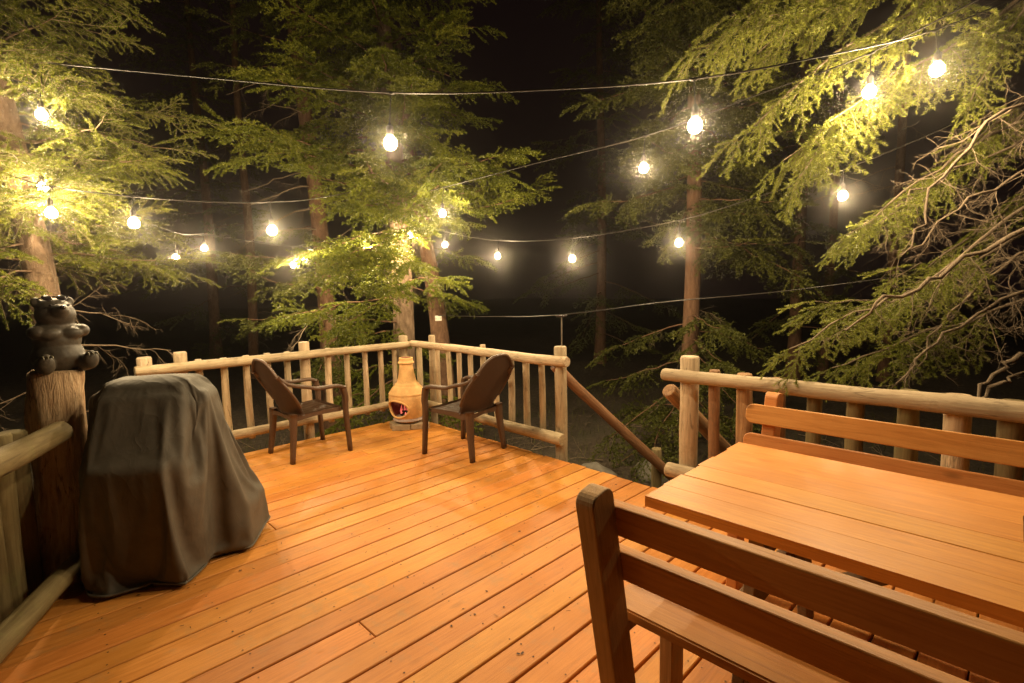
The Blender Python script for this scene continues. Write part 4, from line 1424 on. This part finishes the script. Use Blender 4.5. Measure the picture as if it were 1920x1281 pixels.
# ------------------------------------------------------------------ rocks and low growth on the slope
def rock(x, y, s, seed, label):
    bm = bmesh.new()
    bmesh.ops.create_icosphere(bm, subdivisions=3, radius=1)
    for v in bm.verts:
        n1 = noise.noise(v.co * 1.1 + Vector((seed * 7.1, 0, 0)))
        n2 = noise.noise(v.co * 2.6 + Vector((0, seed * 3.3, 0)))
        v.co *= 1 + .35 * n1 + .14 * n2
    bmesh.ops.scale(bm, vec=(s, s * .8, s * .55), verts=bm.verts)
    o = add('rock', from_bm('rock', bm, True), M_ROCK, None, (x, y, ground_z(x, y) + s * .18), (0, 0, seed))
    tag(o, label, 'rock', 'rocks on the slope below the deck')
for i, (x, y, s, lb) in enumerate([(4.55, 3.35, .34, 'big pale rock beyond the gap post on the chimenea side'), (5.3, 3.0, .26, 'rounded rock further down beside the sloping handrail'), (4.2, 3.05, .16, 'small rock close under the deck edge by the gap post'),
                                   (4.6, .55, .30, 'grey rock seen between the balusters behind the orange bench'), (5.3, 1.0, .34, 'larger grey rock on the slope behind the squat posts'), (4.9, -.05, .24, 'grey rock behind the bench slats at the picture edge'),
                                   (4.7, 1.45, .2, 'low rock behind the thick gap post')]):
    rock(x, y, s, i + 1, lb)

rng = np.random.default_rng(77)
V, F, T_ = [], [], []
for i in range(9000):
    if i % 3 == 0:
        x, y = rng.uniform(3.6, 9), rng.uniform(-1.5, 6.5)
    elif i % 3 == 1:
        x, y = rng.uniform(-1.5, 5), rng.uniform(5.4, 9)
    else:
        x, y = rng.uniform(-1.5, .0), rng.uniform(3.3, 6)
    z = ground_z(x, y)
    a = rng.random() * 6.28
    h_ = rng.uniform(.04, .16)
    ln = rng.uniform(.03, .12)
    o_ = len(V)
    V += [(x, y, z - .01), (x + .008 * math.cos(a + 1.5), y + .008 * math.sin(a + 1.5), z - .01), (x + ln * math.cos(a), y + ln * math.sin(a), z + h_)]
    F.append((o_, o_ + 1, o_ + 2))
    tt = rng.random()
    T_ += [tt, tt, tt]
gr = add('undergrowth', from_arrays('undergrowth', V, F, False, T_), M_NEEDLED)
tag(gr, 'sparse grass and weeds on the slope below the deck', 'undergrowth', kind='stuff')

lit = Foliage()
rng = np.random.default_rng(88)
for i in range(130):
    if i % 2:
        x, y = rng.uniform(3.7, 7.5), rng.uniform(-.8, 5.5)
    else:
        x, y = rng.uniform(-1.2, 4), rng.uniform(5.3, 7.5)
    a = rng.random() * 6.28
    lit.put(DEAD[i % 6], np.array([x, y, ground_z(x, y) + .03]), np.array([math.cos(a), math.sin(a), .12]), np.array([0, 0, 1.0]), rng.uniform(.6, 1.5))
tw = add('twig_litter', from_arrays('twig_litter', np.concatenate(lit.wv), np.concatenate(lit.wf), True), M_TWIG)
tag(tw, 'fallen dead twigs strewn over the slope below the deck', 'twigs', kind='stuff')

# fallen needles and flecks of bark on the deck
V, F = [], []
for i in range(220):
    x, y = rng.uniform(.25, 3.2), rng.uniform(.6, 4.95)
    a = rng.random() * 6.28
    ln, wd = (rng.uniform(.006, .014), .0011) if i % 4 else (rng.uniform(.004, .008), .004)
    dx, dy = math.cos(a) * ln, math.sin(a) * ln
    px_, py_ = -math.sin(a) * wd, math.cos(a) * wd
    o_ = len(V)
    z = .0035
    V += [(x - dx - px_, y - dy - py_, z), (x + dx - px_, y + dy - py_, z), (x + dx + px_, y + dy + py_, z + .0012), (x - dx + px_, y - dy + py_, z + .0008)]
    F.append((o_, o_ + 1, o_ + 2, o_ + 3))
fn = add('fallen_needles', from_arrays('fallen_needles', V, F), M_NAIL)
tag(fn, 'dark fallen needles and bark flecks on the deck boards', 'needles', kind='stuff')

# ------------------------------------------------------------------ scattering volume added to imitate lens bloom round the bulbs
M = bpy.data.materials.new('bloom_volume')
M.use_nodes = True
t = M.node_tree
t.nodes.remove(t.nodes['Principled BSDF'])
pv = nd(t, 'ShaderNodeVolumePrincipled')
pv.inputs['Color'].default_value = (0.94, 0.88, 0.81, 1)
pv.inputs['Density'].default_value = 0.0034
pv.inputs['Anisotropy'].default_value = 0.964
pv.inputs['Density Attribute'].default_value = ''
pv.inputs['Color Attribute'].default_value = ''
pv.inputs['Temperature Attribute'].default_value = ''
M.cycles.homogeneous_volume = True
t.links.new(pv.outputs[0], t.nodes['Material Output'].inputs['Volume'])
hz = box('bloom_haze', (0, 0, 6.0), (140, 140, 17), M, None, bev=0)
tag(hz, kind='stuff')
